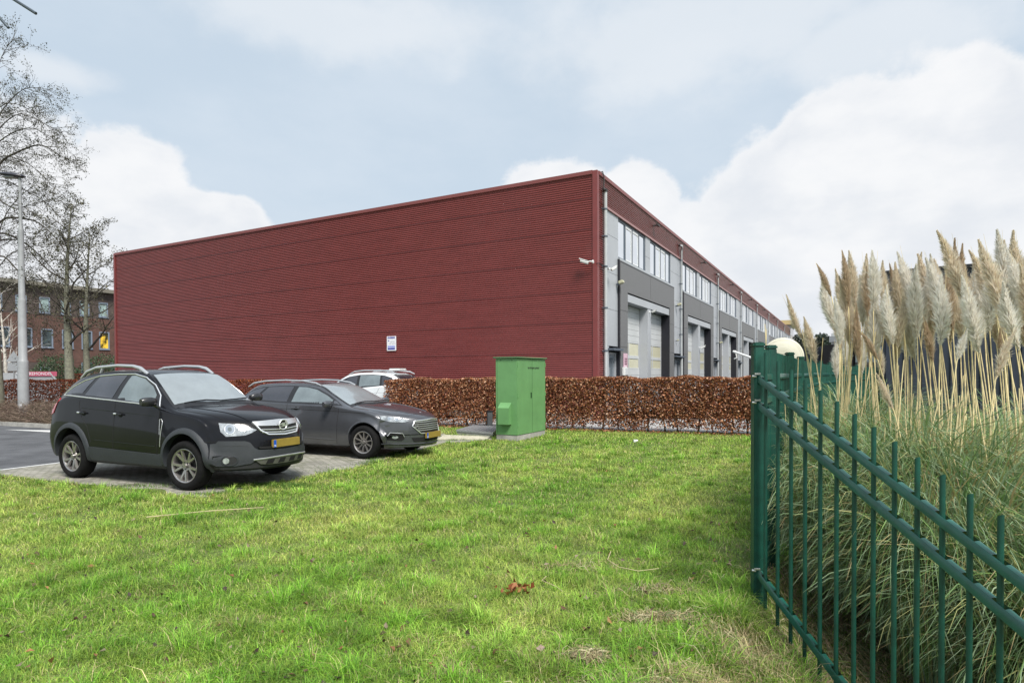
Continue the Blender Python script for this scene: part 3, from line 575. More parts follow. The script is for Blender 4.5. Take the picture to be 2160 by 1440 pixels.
def unit(k):
    x = k * PITCH
    fx0, fx1, ox0, ox1 = x + 2.25, x + 10.50, x + 3.12, x + 9.67
    # panels left of the surround, above the entrance
    if k == 0:
        panelrow(0.86, 2.25, ZS[2:]); panelrow(0.86, 1.20, ZS[:3]); panelrow(2.20, 2.25, ZS[:3])
    else:
        pass
    # panels between this surround and the next one
    panelrow(fx1, x + 11.62, ZS[2:]); panelrow(x + 11.62, x + 12.67, ZS[2:])
    # behind windows / pier
    mb = MB(); mb.box((fx0, 0.10, 5.905), (fx1, 0.16, 7.47)); mb.build('window_wall', m_dark, hall)
    panelrow(x + 5.85, x + 6.56, [5.95, 6.62, 7.47], nm='window_pier'); panelrow(x + 10.13, x + 10.5, [5.95, 6.62, 7.47], nm='window_pier')
    mb = MB(); mb.box((fx0, -0.10, 5.868), (fx1 + 0.01, 0.09, 5.945)); mb.build('window_sill', mat('sill_metal', (0.40, 0.43, 0.46), 0.4), hall)
    # grey surround, proud of the wall, with dark edge
    mb = MB(); mb.prism([(fx0, 0), (fx0, 5.862), (fx1, 5.862), (fx1, 0), (ox1, 0), (ox1, 4.755), (ox0, 4.755), (ox0, 0)], -0.12, 0.03)
    sr = mb.build('door_surround', m_grey, hall)
    mb = MB(); mb.box((fx0 - 0.085, -0.10, 0), (fx0 - 0.003, 0.02, 5.90)); mb.box((fx0 - .003, -0.123, 5.80), (fx1, -0.1205, 5.835)); 
    for z in (2.62, 4.0): mb.box((fx0 + .01, -0.1225, z), (ox0 - .01, -0.1205, z + .014)); mb.box((ox1 + .01, -0.1225, z), (fx1 - .01, -0.1205, z + .014))
    mb.box((x + 6.3, -0.1225, 4.85), (x + 6.314, -0.1205, 5.79)); mb.box((fx1 + 0.003, -0.10, 0), (fx1 + 0.03, 0.02, 5.86))
    mb.build('shadow_joint', m_dark, sr)
    # header and centre pier
    mb = MB(); mb.box((ox0 + .055, -0.09, 4.41), (x + 6.30, 0.30, 4.70)); mb.box((x + 6.31, -0.09, 4.41), (ox1 - .055, 0.30, 4.70)); mb.build('door_header', m_panel, hall)
    mb = MB(); mb.box((x + 6.04, -0.07, 0), (x + 6.55, 0.32, 4.405)); mb.build('door_pier', m_panel, hall)
    for ra, rb, ry in ((ox0, ox0 + .02, .02), (ox1 - .02, ox1 + .004, -.10)): mb = MB(); mb.box((ra, ry, 0), (rb, 0.32, 4.405)); mb.build('door_reveal', m_dark, hall)
    # two sectional doors
    for dx0, dx1 in ((ox0 + .03, x + 6.02), (x + 6.57, ox1 - .03)):
        mb = MB(); zt = 0.0; rows = [(0, .31), (.31, .62), (.62, .93), (.93, 1.24), (1.24, 1.55), (1.55, 1.80)]; z = 2.95
        while z < 4.40: rows.append((z, min(z + .245, 4.40))); z += .245
        for a, b_ in rows: mb.box((dx0, 0.30, a + .005), (dx1, 0.34, b_ - .005))
        for a, b_ in ((1.80, 2.31), (2.31, 2.95)):
            mb.box((dx0, 0.30, a), (dx1, 0.34, a + .06)); mb.box((dx0, 0.30, b_ - .07), (dx1, 0.34, b_))
            xm = (dx0 + dx1) / 2
            for xa, xb in ((dx0, dx0 + .09), (xm - .04, xm + .04), (dx1 - .09, dx1)): mb.box((xa, 0.301, a + .06), (xb, 0.34, b_ - .07))
        d = mb.build('overhead_door', m_door, hall)
        mb = MB(); xm = (dx0 + dx1) / 2
        for a, b_ in ((1.86, 2.24), (2.37, 2.88)):
            for xa, xb in ((dx0 + .09, xm - .04), (xm + .04, dx1 - .09)): mb.box((xa, 0.315, a), (xb, 0.33, b_))
        mb.build('door_glazing', m_cream, d)
        mb = MB(); xm = (dx0 + dx1) / 2
        for a, b_ in ((1.86, 2.24), (2.37, 2.88)):
            for xa, xb in ((dx0 + .09, xm - .04), (xm + .04, dx1 - .09)): mb.box((xa, 0.312, b_ - .018), (xb, 0.316, b_)); mb.box((xb - .02, 0.312, a), (xb, 0.316, b_ - .018))
        mb.build('glazing_gasket', m_frame, d)
    # two ribbon windows of four lights
    for w0, w1 in ((x + 2.27, x + 5.85), (x + 6.56, x + 10.13)):
        mb = MB(); zb, zt = 5.948, 7.462; fr = .085
        mb.box((w0, -0.005, zb), (w1, 0.08, zb + .07)); mb.box((w0, -0.005, zt - .10), (w1, 0.08, zt))
        pw = (w1 - w0) / 4
        for i in range(5): xa = w0 + i * pw; ww = .04 if i in (0, 4) else .055; mb.box((xa - .09 if i == 4 else (xa if i == 0 else xa - ww), -0.008, zb + .07), (w1 if i == 4 else xa + ww, 0.08, zt - .10))
        w = mb.build('window', m_frame, hall)
        mb = MB()
        for i in range(4):
            xa, xb = w0 + i * pw + .06, w0 + (i + 1) * pw - .06
            mb.box((xa - .02, 0.020, zb + .06), (xb + .02, 0.028, zt - .08))
        mb.build('pane', m_glass, w)
        mb = MB()
        for i in (1, 2):
            xa, xb = w0 + i * pw + .075, w0 + (i + 1) * pw - .075
            tilt = 0.0
            mb.box((xa, -0.003, zb + .07), (xb, 0.018, zb + .12)); mb.box((xa, -0.003, zt - .19), (xb, 0.018, zt - .10)); mb.box((xa, -0.003, zb + .12), (xa + .03, 0.018, zt - .19)); mb.box((xb - .03, -0.003, zb + .12), (xb, 0.018, zt - .19))
        mb.build('sash', m_whitef, w)
    # entrance doors under the light panels
    ents = [(x + 10.62, x + 11.50), (x + 11.72, x + 12.56)] + ([(1.22, 2.18)] if k == 0 else [])
    for e0, e1 in ents:
        mb = MB(); mb.box((e0, 0.10, 0), (e1, 0.14, 2.40)); d = mb.build('entrance_door', mat('blue_grey_door', (0.27, 0.31, 0.36), 0.4, var=0.1, vscale=2), hall)
        mb = MB(); mb.box((e0 + .10, 0.09, 0.9), (e1 - .12, 0.099, 2.2)); mb.build('door_glazing', m_glass if k else mat('grey_glass', (0.16, 0.19, 0.22), 0.15, coat=0.5), d)
        mb = MB(); mb.box((e0, 0.05, 0), (e0 + .06, 0.098, 2.40)); mb.box((e1 - .10, 0.03, 0), (e1, 0.098, 2.40)); mb.box((e0 + .06, 0.05, 2.32), (e1 - .1, 0.098, 2.40)); mb.build('door_frame', m_panel, d)
        mb = MB(); mb.box((e1 - .2, 0.04, 1.0), (e1 - .16, 0.088, 1.25)); mb.build('door_handle', mat('steel', (0.5, 0.5, 0.5), 0.3, metal=1), d)
    c0, c1 = x + 10.53, x + 12.62
    mb = MB(); mb.box((c0, -0.22, 2.43), (c1, 0.09, 2.50)); mb.build('door_canopy', m_frame, hall)
    mb = MB(); mb.box((c0, 0.15, 0), (c1, 0.2, 2.62)); mb.build('entrance_recess', m_dark, hall)
    if k == 0:
        mb = MB(); mb.box((1.10, -0.25, 2.46), (2.21, 0.09, 2.54)); mb.build('door_canopy', m_frame, hall)
        mb = MB(); mb.box((1.1, 0.15, 0), (2.24, 0.2, 2.62)); mb.build('entrance_recess', m_dark, hall)
    # rain pipe
    px = x + 11.99
    mb = MB(); mb.tube([(px, -0.13, 2.3), (px, -0.13, 7.95), (px - .05, -0.17, 8.02), (px - .14, -0.20, 8.12), (px - .2, -0.06, 8.16)], .055, 10); mb.tube([(px, -0.13, 0), (px, -0.13, 2.45)], .075, 10)
    p = mb.build('downpipe', m_pipe, hall, smooth=50)
    for z in (1.0, 2.4, 3.6, 4.9, 6.2, 7.4): mb = MB(); mb.tube([(px, -0.13, z), (px, -0.13, z + .04)], .08 if z < 2.5 else .068, 10); mb.box((px - .14, -0.11, z + .01), (px - .05, -0.03, z + .03)); mb.build('pipe_bracket', m_frame, p)
    mb = MB(); mb.tube([(px - .2, -0.02, 8.16), (px - .2, -0.14, 8.16)], .07, 10); mb.build('pipe_outlet', mat('dark_metal', (0.05, 0.045, 0.045), 0.5), p, smooth=50)
for k in range(NU): unit(k)
mb = MB(); mb.tube([(.586, -0.13, 0), (.586, -0.13, 8.0)], .062, 12)
p = mb.build('downpipe', m_pipe, hall, smooth=50)
for z in (0.9, 2.4, 3.9, 5.35, 6.4, 7.35): mb = MB(); mb.tube([(.586, -0.13, z), (.586, -0.13, z + .05)], .078, 12); mb.box((.44, -0.11, z + .01), (.53, -0.03, z + .035)); mb.build('pipe_bracket', m_frame, p)
mb = MB(); mb.tube([(.586, -0.13, 7.98), (.586, -0.13, 8.05)], .09, 12); mb.tube([(.42, -0.10, 8.03), (.50, -0.16, 8.03), (.586, -0.13, 8.03)], .05, 8)
mb.tube([(.35, 0.05, 8.60), (.36, -0.11, 8.62), (.42, -0.14, 8.45), (.43, -0.12, 8.05)], .022, 6); mb.build('pipe_outlet', MATS['dark_metal'], p, smooth=50)
HM = Matrix.Translation(HC) @ Matrix.Rotation(HRZ, 4, 'Z')
# small wall lights on the parapet
def walllight(x, first=[None]):
    if first[0] is None:
        t = empty('wall_light', (0, 0, 0), HRZ); mb = MB(); mb.bevbox((-.16, -.26, -.05), (.16, -.14, .05), .02); mb.build('lamp_head', MATS['dark_metal'], t, smooth=40)
        mb = MB(); mb.box((-.03, -.14, -.03), (.03, 0.03, .03)); mb.build('bracket', MATS['dark_metal'], t); first[0] = t
    else: t = copy_tree(first[0])
    t.location = HM @ Vector((x, -0.05, 8.15)); return t
WL = ['first dark wall light on the red parapet, above the nearest window pair', 'second dark wall light on the red parapet, above the second bay', 'third dark wall light on the red parapet from the near corner', 'fourth dark wall light on the red parapet from the near corner', 'fifth dark wall light on the red parapet from the near corner', 'sixth dark wall light on the red parapet from the near corner']
for k in range(6): tag(walllight(7.0 + k * PITCH), WL[k], 'wall light', 'lights on the hall parapet')
# security cameras and floodlights
m_camw = mat('camera_white', (0.74, 0.75, 0.74), 0.35); m_blk = mat('black_plastic', (0.015, 0.015, 0.017), 0.4)
def seccam(loc, rz, label, tilt=-22, s=1.0):
    t = empty('security_camera', loc, rz, s); tag(t, label, 'camera', 'security cameras on the hall')
    Mx = Matrix.Rotation(rad(tilt), 4, 'X')
    mb = MB(); mb.tube([Mx @ Vector((0, .07, 0)), Mx @ Vector((0, -.18, 0))], .05, 12); mb.bevbox((-.055, -.24, .03), (.055, .06, .058), .008, Mx); mb.build('housing', m_camw, t, smooth=45)
    mb = MB(); mb.tube([Mx @ Vector((0, -.178, 0)), Mx @ Vector((0, -.186, 0))], .04, 12); mb.build('lens', m_blk, t, smooth=45)
    mb = MB(); mb.tube([(0, .04, 0), (0, .12, .02), (0, .20, .0)], .02, 8); mb.tube([(0, .19, 0), (0, .23, 0)], .05, 12); mb.build('bracket', m_camw, t, smooth=45); return t
wN = HM.to_3x3()
c1 = HM @ Vector((-0.02, 0.26, 5.42)); seccam(c1 + Vector((-.12, -.22, 0)), math.atan2(-.478, -.8786) + pi / 2 - 0.9, 'white security camera on the red wall beside the hall corner', -20, 1.15)
mb = MB(); mb.tube([HM @ Vector((-.03, .10, 5.40)), HM @ Vector((-.1, -.12, 5.38)), HM @ Vector((.5, -.14, 5.36))], .012, 5); tag(mb.build('camera_cable', m_blk), 'black cable running round the hall corner to the cameras', 'cable')
seccam(HM @ Vector((.86, -.30, 5.30)), HRZ + 1.0, 'small white security camera right of the corner downpipe', -30, 0.9)
seccam(HM @ Vector((6.30, -.24, 4.28)), HRZ, 'tiny white security camera on the pier between the first two doors', -25, 0.75)
seccam(HM @ Vector((16.7, -.24, 3.1)), HRZ + .3, 'black and white camera on the pier of the second bay', -25, 1.0)
def flood(loc, label, rz=HRZ, s=1.0):
    t = empty('floodlight', loc, rz, s); tag(t, label, 'floodlight', 'floodlights on the hall front')
    mb = MB(); mb.bevbox((-.11, -.30, -.05), (.11, -.12, .07), .02, Matrix.Rotation(rad(-18), 4, 'X')); mb.build('lamp_head', mat('old_cream', (0.48, 0.47, 0.33), 0.45), t, smooth=45)
    mb = MB(); mb.box((-.03, -.14, -.03), (.03, .0, .03)); mb.build('bracket', m_frame, t)
flood(HM @ Vector((2.02, -.03, 4.93)), 'cream floodlight on the grey panel beside the first bay')
flood(HM @ Vector((11.15, -.03, 5.0)), 'cream floodlight between the first bay and the second downpipe')
flood(HM @ Vector((11.2, -.03, 3.25)), 'small orange topped lamp low between the first and second bay', HRZ, 0.55)
flood(HM @ Vector((23.0, -.03, 3.6)), 'cream floodlight between the second and third bay')
# blue and white notice on the red wall
t = empty('wall_sign', HM @ Vector((-0.065, 8.93, 2.9)), HRZ - pi / 2); tag(t, 'small blue and white camera surveillance sign on the red wall', 'sign')
m_sblue = mat('sign_blue', (0.02, 0.03, 0.30), 0.4); m_swhite = mat('sign_white', (0.80, 0.81, 0.84), 0.4); m_sgrey = mat('sign_grey', (0.45, 0.47, 0.5), 0.5); m_slb = mat('sign_pale_blue', (0.30, 0.36, 0.72), 0.4)
mb = MB(); mb.bevbox((-.24, -.012, -.30), (.24, .012, .30), .006); mb.build('sign_board', m_swhite, t)
for nm, (a, b_, c, d), m in (('top_band', (-.19, .20, .19, .275), m_sblue), ('lower_band', (-.19, -.17, .19, -.09), m_slb), ('bottom_band', (-.19, -.25, .19, -.185), m_sblue)):
    mb = MB(); mb.box((a, -.0145, b_), (c, -.0125, d)); mb.build(nm, m, t)
text('lettering', 'VERBODEN TOEGANG', .043, m_swhite, Matrix.Translation((0, -.016, .238)) @ UPXZ, t, sx=.85)
text('lettering', 'CAMERA', .062, m_sgrey, Matrix.Translation((.06, -.014, .075)) @ UPXZ, t)
text('lettering', 'BEWAKING', .062, m_sgrey, Matrix.Translation((.06, -.014, -.005)) @ UPXZ, t)
mb = MB(); mb.prism([(-.19, .13), (-.14, .145), (-.10, .10), (-.12, .085), (-.17, .11)], -.0145, -.0125); mb.build('camera_pictogram', m_sblue, t)
# red and white boards at the first bay
m_pink = mat('faded_red', (0.50, 0.10, 0.17), 0.5); m_pinkl = mat('faded_pink', (0.62, 0.42, 0.50), 0.5)
t = empty('notice_board', HM @ Vector((2.78, -.135, 2.05)), HRZ); tag(t, 'narrow pink and white notice board on the dark surround of the first bay', 'sign')
mb = MB(); mb.box((-.26, -.012, -.36), (.22, 0, .34)); mb.build('sign_board', m_pinkl, t)
mb = MB()
for z in (.12, .05, -.02, -.09): mb.box((-.14, -.015, z), (.16, -.013, z + .035))
mb.build('printed_lines', mat('maroon', (0.12, 0.02, 0.05), 0.5), t)
text('lettering', '76', .24, m_swhite, Matrix.Translation((0, -.016, -.24)) @ UPXZ, t)
t = empty('junction_box', HM @ Vector((2.55, -.13, 1.70)), HRZ); tag(t, 'pale grey box on the surround below the pink notice board', 'box')
mb = MB(); mb.bevbox((-.18, -.12, -.16), (.18, 0, .16), .02); mb.build('box_body', m_camw, t, smooth=40); mb = MB(); mb.box((-.15, -.128, -.13), (.15, -.1205, .13)); mb.build('box_cover', m_door, t)
for xx, lb in ((3.75, 'red and white door sticker on the first overhead door'), (7.2, 'red and white door sticker on the second overhead door')):
    t = empty('door_sticker', HM @ Vector((xx, .288, 2.06)), HRZ); tag(t, lb, 'sticker', 'stickers on the overhead doors')
    mb = MB(); mb.prism([(-.17, -.02), (-.17, .18), (.17, .18), (.17, -.02), (.11, -.02), (.11, .12), (-.11, .12), (-.11, -.02)], -.003, 0); mb.build('red_symbol', m_pink, t)
    mb = MB(); mb.box((-.24, -.003, -.10), (.24, 0, -.05)); mb.box((-.28, -.003, -.20), (.28, 0, -.13)); mb.build('white_lines', m_swhite, t)

# ================================================================== BRICK OFFICE
OB = Vector((-41.82, 64.0, 0)); office = empty('brick_office', OB, HRZ); tag(office, 'three storey red brick office behind the trees at the left', 'building')
m_obr = brickmat('office_brick', (0.125, 0.048, 0.034), (0.09, 0.036, 0.027), (0.11, 0.085, 0.07), 0.22, 0.075, 0.012, 0.85, vertical=True, bump=0.2)
m_odk = brickmat('office_dark_brick', (0.085, 0.06, 0.05), (0.06, 0.045, 0.04), (0.10, 0.08, 0.07), 0.22, 0.075, 0.012, 0.85, vertical=True, bump=0.2)
# local x along the front (0 at the right, negative to the left), outward -y
OW = []
for c in (0.9, -1.0 + 0.13, -2.52, -4.25, -6.03, -7.55, -9.6, -11.6, -13.6): pass
cx1 = [1.0, -.87, -2.52, -4.26, -6.03, -7.75, -9.5, -11.3, -13.0]; cx2 = [1.2, -.92, -2.7, -4.4, -6.2, -8.1, -10.0, -12.0]
wins = [(c, .47, 4.39, 6.13, 0) for c in cx1] + [(c, .42, 7.70, 9.15, 1) for c in cx2] + [(-2.55, .48, 1.3, 2.93, 0), (.2, .48, 1.3, 2.93, 0), (-6.27, .36, .9, 2.45, 2)]
bands = [(0.0, 2.95), (2.95, 7.45), (7.45, 10.15)]
xL, xR = -26.0, 14.0
def holes_wall(name, z0, z1, m, y=0.0, x0=xL, x1=xR):
    mb = MB(); ws = sorted([w for w in wins if w[2] >= z0 - .01 and w[3] <= z1 + .01 and w[0] - w[1] > x0 and w[0] + w[1] < x1], key=lambda w: w[0]); x = x0
    for c, hw, a, b_, _ in ws:
        mb.box((x, y, z0), (c - hw, y + .35, z1)); mb.box((c - hw, y, z0), (c + hw, y + .35, a)); mb.box((c - hw, y, b_), (c + hw, y + .35, z1)); x = c + hw
    mb.box((x, y, z0), (x1, y + .35, z1)); return mb.build(name, m, office)
holes_wall('wall', 0.0, 2.949, m_odk, 0.0, xL, -5.45); holes_wall('wall', 0.0, 2.949, m_obr, 0.0, -5.449, xR)
holes_wall('wall', 2.95, 7.449, m_obr, -.02); holes_wall('wall', 7.45, 10.15, m_odk, -.02)
mb = MB(); mb.box((xL + .1, .45, 0), (xR - .1, 14, 10.1)); mb.build('inner_wall', m_dark, office)
mb = MB(); mb.box((xL - .3, -.6, 10.152), (xR + .3, 14.2, 10.52)); mb.build('roof', mat('eave', (0.20, 0.185, 0.15), 0.7, var=0.2, vscale=1), office)
m_ogl = mat('office_glass', (0.035, 0.05, 0.055), 0.08, spec=0.9, var=0.6, vscale=1.5, coat=0.6, vcol=(0.10, 0.14, 0.15))
m_lit = bpy.data.materials.new('lit_room'); m_lit.use_nodes = True; _b = m_lit.node_tree.nodes['Principled BSDF']; _n = m_lit.node_tree.nodes.new('ShaderNodeTexNoise'); _n.inputs['Scale'].default_value = 1.8; _n.inputs['Detail'].default_value = 6
_c = m_lit.node_tree.nodes.new('ShaderNodeValToRGB'); _c.color_ramp.elements[0].position = .42; _c.color_ramp.elements[0].color = (.04, .035, .01, 1); _c.color_ramp.elements[1].position = .58; _c.color_ramp.elements[1].color = (.75, .48, .05, 1)
m_lit.node_tree.links.new(_n.outputs[0], _c.inputs[0]); m_lit.node_tree.links.new(_c.outputs[0], _b.inputs['Base Color']); m_lit.node_tree.links.new(_c.outputs[0], _b.inputs['Emission Color']); _b.inputs['Emission Strength'].default_value = 0.22; _b.inputs['Roughness'].default_value = .2
m_tgl = mat('green_glass', (0.30, 0.40, 0.38), 0.1, var=0.5, vscale=1.2, coat=0.5)
for c, hw, a, b_, kd in wins:
    mb = MB(); f = .07; y0 = -.05 if a > 3 else -.03
    mb.box((c - hw - .03, y0, a - .03), (c - hw + f, .12, b_ + .03)); mb.box((c + hw - f, y0, a - .03), (c + hw + .03, .12, b_ + .03)); mb.box((c - hw + f, y0, b_ - f), (c + hw - f, .12, b_ + .03)); mb.box((c - hw + f, y0, a - .03), (c + hw - f, .12, a + f)); mb.box((c - hw - .06, y0 - .07, a - .10), (c + hw + .06, y0 + .02, a - .035))
    w = mb.build('window', mat('office_frame', (0.20, 0.24, 0.30), 0.5), office)
    mb = MB(); mb.box((c - hw + f, .05, a + f), (c + hw - f, .07, b_ - f)); mb.build('pane', m_lit if (abs(c + .87) < .05 or kd == 2) else (m_tgl if kd == 1 else m_ogl), w)
office_text = None

# ================================================================== GREEN CABINET
cab = empty('utility_cabinet', (.12, 14.70, 0), HRZ); tag(cab, 'tall green metal utility cabinet on a concrete base in front of the hedge', 'cabinet')
m_green = mat('cabinet_green', (0.135, 0.30, 0.115), 0.42, var=0.10, vscale=2.5, bump=0.05, bscale=90)
m_greend = mat('cabinet_joint', (0.02, 0.07, 0.02), 0.5)
cw, cdp = 1.555, 0.575                # along the hall direction, depth
mb = MB(); mb.box((0.0, 0, -.1), (cw, cdp, .135)); mb.build('concrete_base', m_conc, cab)
mb = MB(); mb.bevbox((-.012, -.012, .14), (cw + .01, cdp + .01, 2.005), .006); body = mb.build('cabinet_body', m_green, cab, smooth=30)
mb = MB(); mb.prism([(-.05, 2.01), (-.05, 2.035), (cw + .04, 2.035), (cw + .04, 2.01)], -.05, cdp + .06); mb.build('lid', mat('lid_green', (0.24, 0.36, 0.19), 0.4), cab)
mb = MB(); mb.box((-.05, -.052, 2.007), (cw + .04, -.0505, 2.022)); mb.box((-.052, -.05, 2.007), (-.0505, cdp + .06, 2.022)); mb.build('lid_edge', m_greend, cab)
mb = MB(); mb.box((.79, -.0145, .17), (.797, -.0125, 1.99)); mb.box((-.0145, cdp - .035, .16), (-.0125, cdp - .030, 1.99)); mb.build('door_joint', m_greend, cab)
text('lettering', 'van kempen gemaal', .085, m_blk, Matrix.Translation((.86, -.0145, 1.775)) @ UPXZ, cab, shear=0.25, sx=.95)
mb = MB(); mb.bevbox((.70, -.03, 1.02), (.745, -.0125, 1.16), .006); mb.build('lock', m_greend, cab, smooth=30)
for z in (.35, 1.05, 1.80):
    mb = MB(); mb.tube([(.012, -.020, z), (.012, -.020, z + .10)], .011, 8); mb.build('hinge', m_green, cab, smooth=50)
    mb = MB(); mb.tube([(cw - .012, -.020, z), (cw - .012, -.020, z + .10)], .011, 8); mb.build('hinge', m_green, cab, smooth=50)
# vent box on the narrow side: prism with sloping top
mb = MB(); V = [(-.015, .13), (-.145, .13), (-.145, .46), (-.015, .46)]
mb.add([(-.013, .15, .40), (-.15, .15, .40), (-.15, .15, .80), (-.013, .15, .925), (-.013, .455, .40), (-.15, .455, .40), (-.15, .455, .80), (-.013, .455, .925)],
       [(0, 1, 2, 3), (7, 6, 5, 4), (0, 4, 5, 1), (1, 5, 6, 2), (2, 6, 7, 3)])
mb.build('vent_hood', m_green, cab)
for y in (.12, .43):
    mb = MB(); mb.box((-.017, y, 1.945), (-.0125, y + .02, 1.965)); mb.build('bolt', m_greend, cab)
# inspection cover beside it
t = empty('inspection_cover', (-.95, 16.75, 0), 0); tag(t, 'low concrete slab with steel edged checkered cover beside the green cabinet', 'cover')
m_chk = mat('galvanised', (0.42, 0.43, 0.44), 0.45, metal=0.6, var=0.25, vscale=18)
mb = MB(); P4 = [(-1.50, 16.45), (-.50, 15.65), (-.35, 17.4), (-1.15, 18.0)]; P4 = [(a + .95, b_ - 16.75) for a, b_ in P4]
mb.add([(a, b_, -.05) for a, b_ in P4] + [(a, b_, .075) for a, b_ in P4], [(4, 5, 6, 7)] + [(i, (i + 1) % 4, (i + 1) % 4 + 4, i + 4) for i in range(4)]); mb.build('slab', m_conc, t)
mb = MB(); cc = Vector((sum(p[0] for p in P4) / 4, sum(p[1] for p in P4) / 4)); mb.add([(cc.x + (a - cc.x) * 1.02, cc.y + (b_ - cc.y) * 1.02, z) for z in (.077, .125) for a, b_ in P4], [(0, 1, 5, 4), (1, 2, 6, 5), (2, 3, 7, 6), (3, 0, 4, 7), (4, 5, 6, 7)]); mb.build('cover_plate', m_chk, t)
mb = MB()
for i in range(9):
    for j in range(9):
        u, v_ = (i + .5) / 9, (j + .5) / 9; a = Vector(P4[0]).lerp(Vector(P4[1]), u); b_ = Vector(P4[3]).lerp(Vector(P4[2]), u); p = a.lerp(b_, v_)
        s = .035; an = .8 if (i + j) % 2 else -.8; mb.tube([(p.x - s * cos(an), p.y - s * sin(an), .127), (p.x + s * cos(an), p.y + s * sin(an), .127)], .006, 4)
mb.build('tread_pattern', mat('tread', (0.2, 0.2, 0.2), 0.5, metal=.5), t)
t = empty('bollard', (-.655, 17.72, 0), 0.3); tag(t, 'short dark grey post standing in the hedge left of the cabinet', 'post')
mb = MB(); mb.bevbox((-.07, -.07, -.1), (.07, .07, .52), .008); mb.build('post_shaft', mat('dark_post', (0.06, 0.065, 0.07), 0.6, var=.2), t); mb = MB(); mb.bevbox((-.08, -.08, .52), (.08, .08, .56), .01); mb.build('post_cap', m_blk, t)
mb = MB(); mb.tube([(2.86, 14.2, .05), (2.93, 14.22, .055)], [.03, .02], 8); mb.box((2.83, 14.17, .02), (2.87, 14.23, .08)); tag(mb.build('litter', m_camw), 'small white piece of litter on the lawn in front of the hedge', 'litter')

# ================================================================== GREEN FENCES
m_fence = mat('fence_green', (0.004, 0.060, 0.042), 0.40, var=0.35, vscale=9, bump=0.25, bscale=320, coat=0.08)
m_rail = mat('skylit_rail_green', (0.010, 0.090, 0.066), 0.32, var=0.28, vscale=9, bump=0.15, bscale=300, coat=0.3)  # lighter fence green, putting the sky's light on the rails into the colour
m_steel = mat('bolt_steel', (0.6, 0.6, 0.58), 0.35, metal=1)
def post(root, x, y, z0, z1, w=.07):
    mb = MB(); mb.bevbox((x - w / 2, y - w / 2, z0), (x + w / 2, y + w / 2, z1 - .03), .006); p = mb.build('post', m_fence, root, smooth=35)
    mb = MB(); mb.bevbox((x - w / 2 - .006, y - w / 2 - .006, z1 - .035), (x + w / 2 + .006, y + w / 2 + .006, z1), .01); mb.build('post_cap', m_fence, p, smooth=35); return p
def rail_part(root, a, b, pk, w=.042, hgt=.036):
    'channel rail: flat topped hollow bar with oval cut outs round each picket, drawn as scalloped edges'
    a, b = Vector(a), Vector(b); d = (b - a).normalized(); n = Vector((-d.y, d.x, 0)).normalized(); up = d.cross(n) * -1
    if up.z < 0: up = -up
    mb = MB(); Ln = (b - a).length; xs_ = [0.0, Ln]
    ts = sorted(pk); seg = []
    def P(t, o, u): return a + d * t + n * o + up * u
    # cross section points across the width: rounded top channel
    prof = [(-w / 2, -hgt * .95), (-w / 2, 0), (-w * .36, hgt * .32), (0, hgt * .40), (w * .36, hgt * .32), (w / 2, 0), (w / 2, -hgt * .95)]
    T = [0.0]
    for t in ts: T += [t - .040, t - .033, t + .033, t + .040]
    T.append(Ln); T = [t for t in T if 0 <= t <= Ln]
    vs = []; 
    for t in T: vs += [P(t, o, u) for o, u in prof]
    K = len(prof); fs = []
    for i in range(len(T) - 1):
        tm = (T[i] + T[i + 1]) / 2; hole = any(abs(tm - t) < .034 for t in ts)
        for k in range(K - 1):
            if hole and k in (2, 3): continue
            fs.append((i * K + k, i * K + k + 1, (i + 1) * K + k + 1, (i + 1) * K + k))
    mb.add(vs, fs); mb.add([vs[i] for i in range(K)], [tuple(range(K))]); mb.add([vs[-K + i] for i in range(K)], [tuple(range(K))[::-1]])
    return mb.build('rail', m_rail, root, smooth=50)
# sloping run from the corner post towards the ditch
f1 = empty('metal_fence', (FP.x, FP.y, 0)); tag(f1, 'near green bar fence panel sloping down along the pampas grass', 'fence', 'green metal fences')
SL = -0.437
def fp(t, z): return Vector((FD.x * t, FD.y * t, z + SL * t))
post(f1, 0, 0, -.25, 1.836, .072)
pks = [0.10 + 0.1415 * i for i in range(24)]
sg = (1 + SL * SL) ** .5
for z in (1.605, 1.42, .225):
    rail_part(f1, fp(0.02, z), fp(3.6, z), [(t - .02) * sg for t in pks])
for t in pks:
    mb = MB(); r0 = .0125; tp = 1.80 if t > .12 else 1.80; z0 = .02
    c = fp(t, 0); zt = c.z + tp; zb = c.z + z0
    ang = [2 * pi * k / 10 for k in range(10)]
    vs = [(c.x + r0 * cos(a), c.y + r0 * sin(a), zb) for a in ang] + [(c.x + r0 * cos(a), c.y + r0 * sin(a), zt + r0 * .6 * (sin(a) * -1)) for a in ang]
    mb.add(vs, [(k, (k + 1) % 10, (k + 1) % 10 + 10, k + 10) for k in range(10)] + [tuple(range(19, 9, -1))[::-1]])
    mb.build('picket', m_fence, f1, smooth=60)
for z in (1.60, 1.415, .225):
    mb = MB(); mb.tube([(-.045, -.02, z - .005), (-.02, -.03, z - .005)], .011, 8); mb.tube([(-.038, -.045, z + .012), (.0, -.05, z + .012)], .008, 6); mb.build('bolt', m_steel, f1, smooth=50)
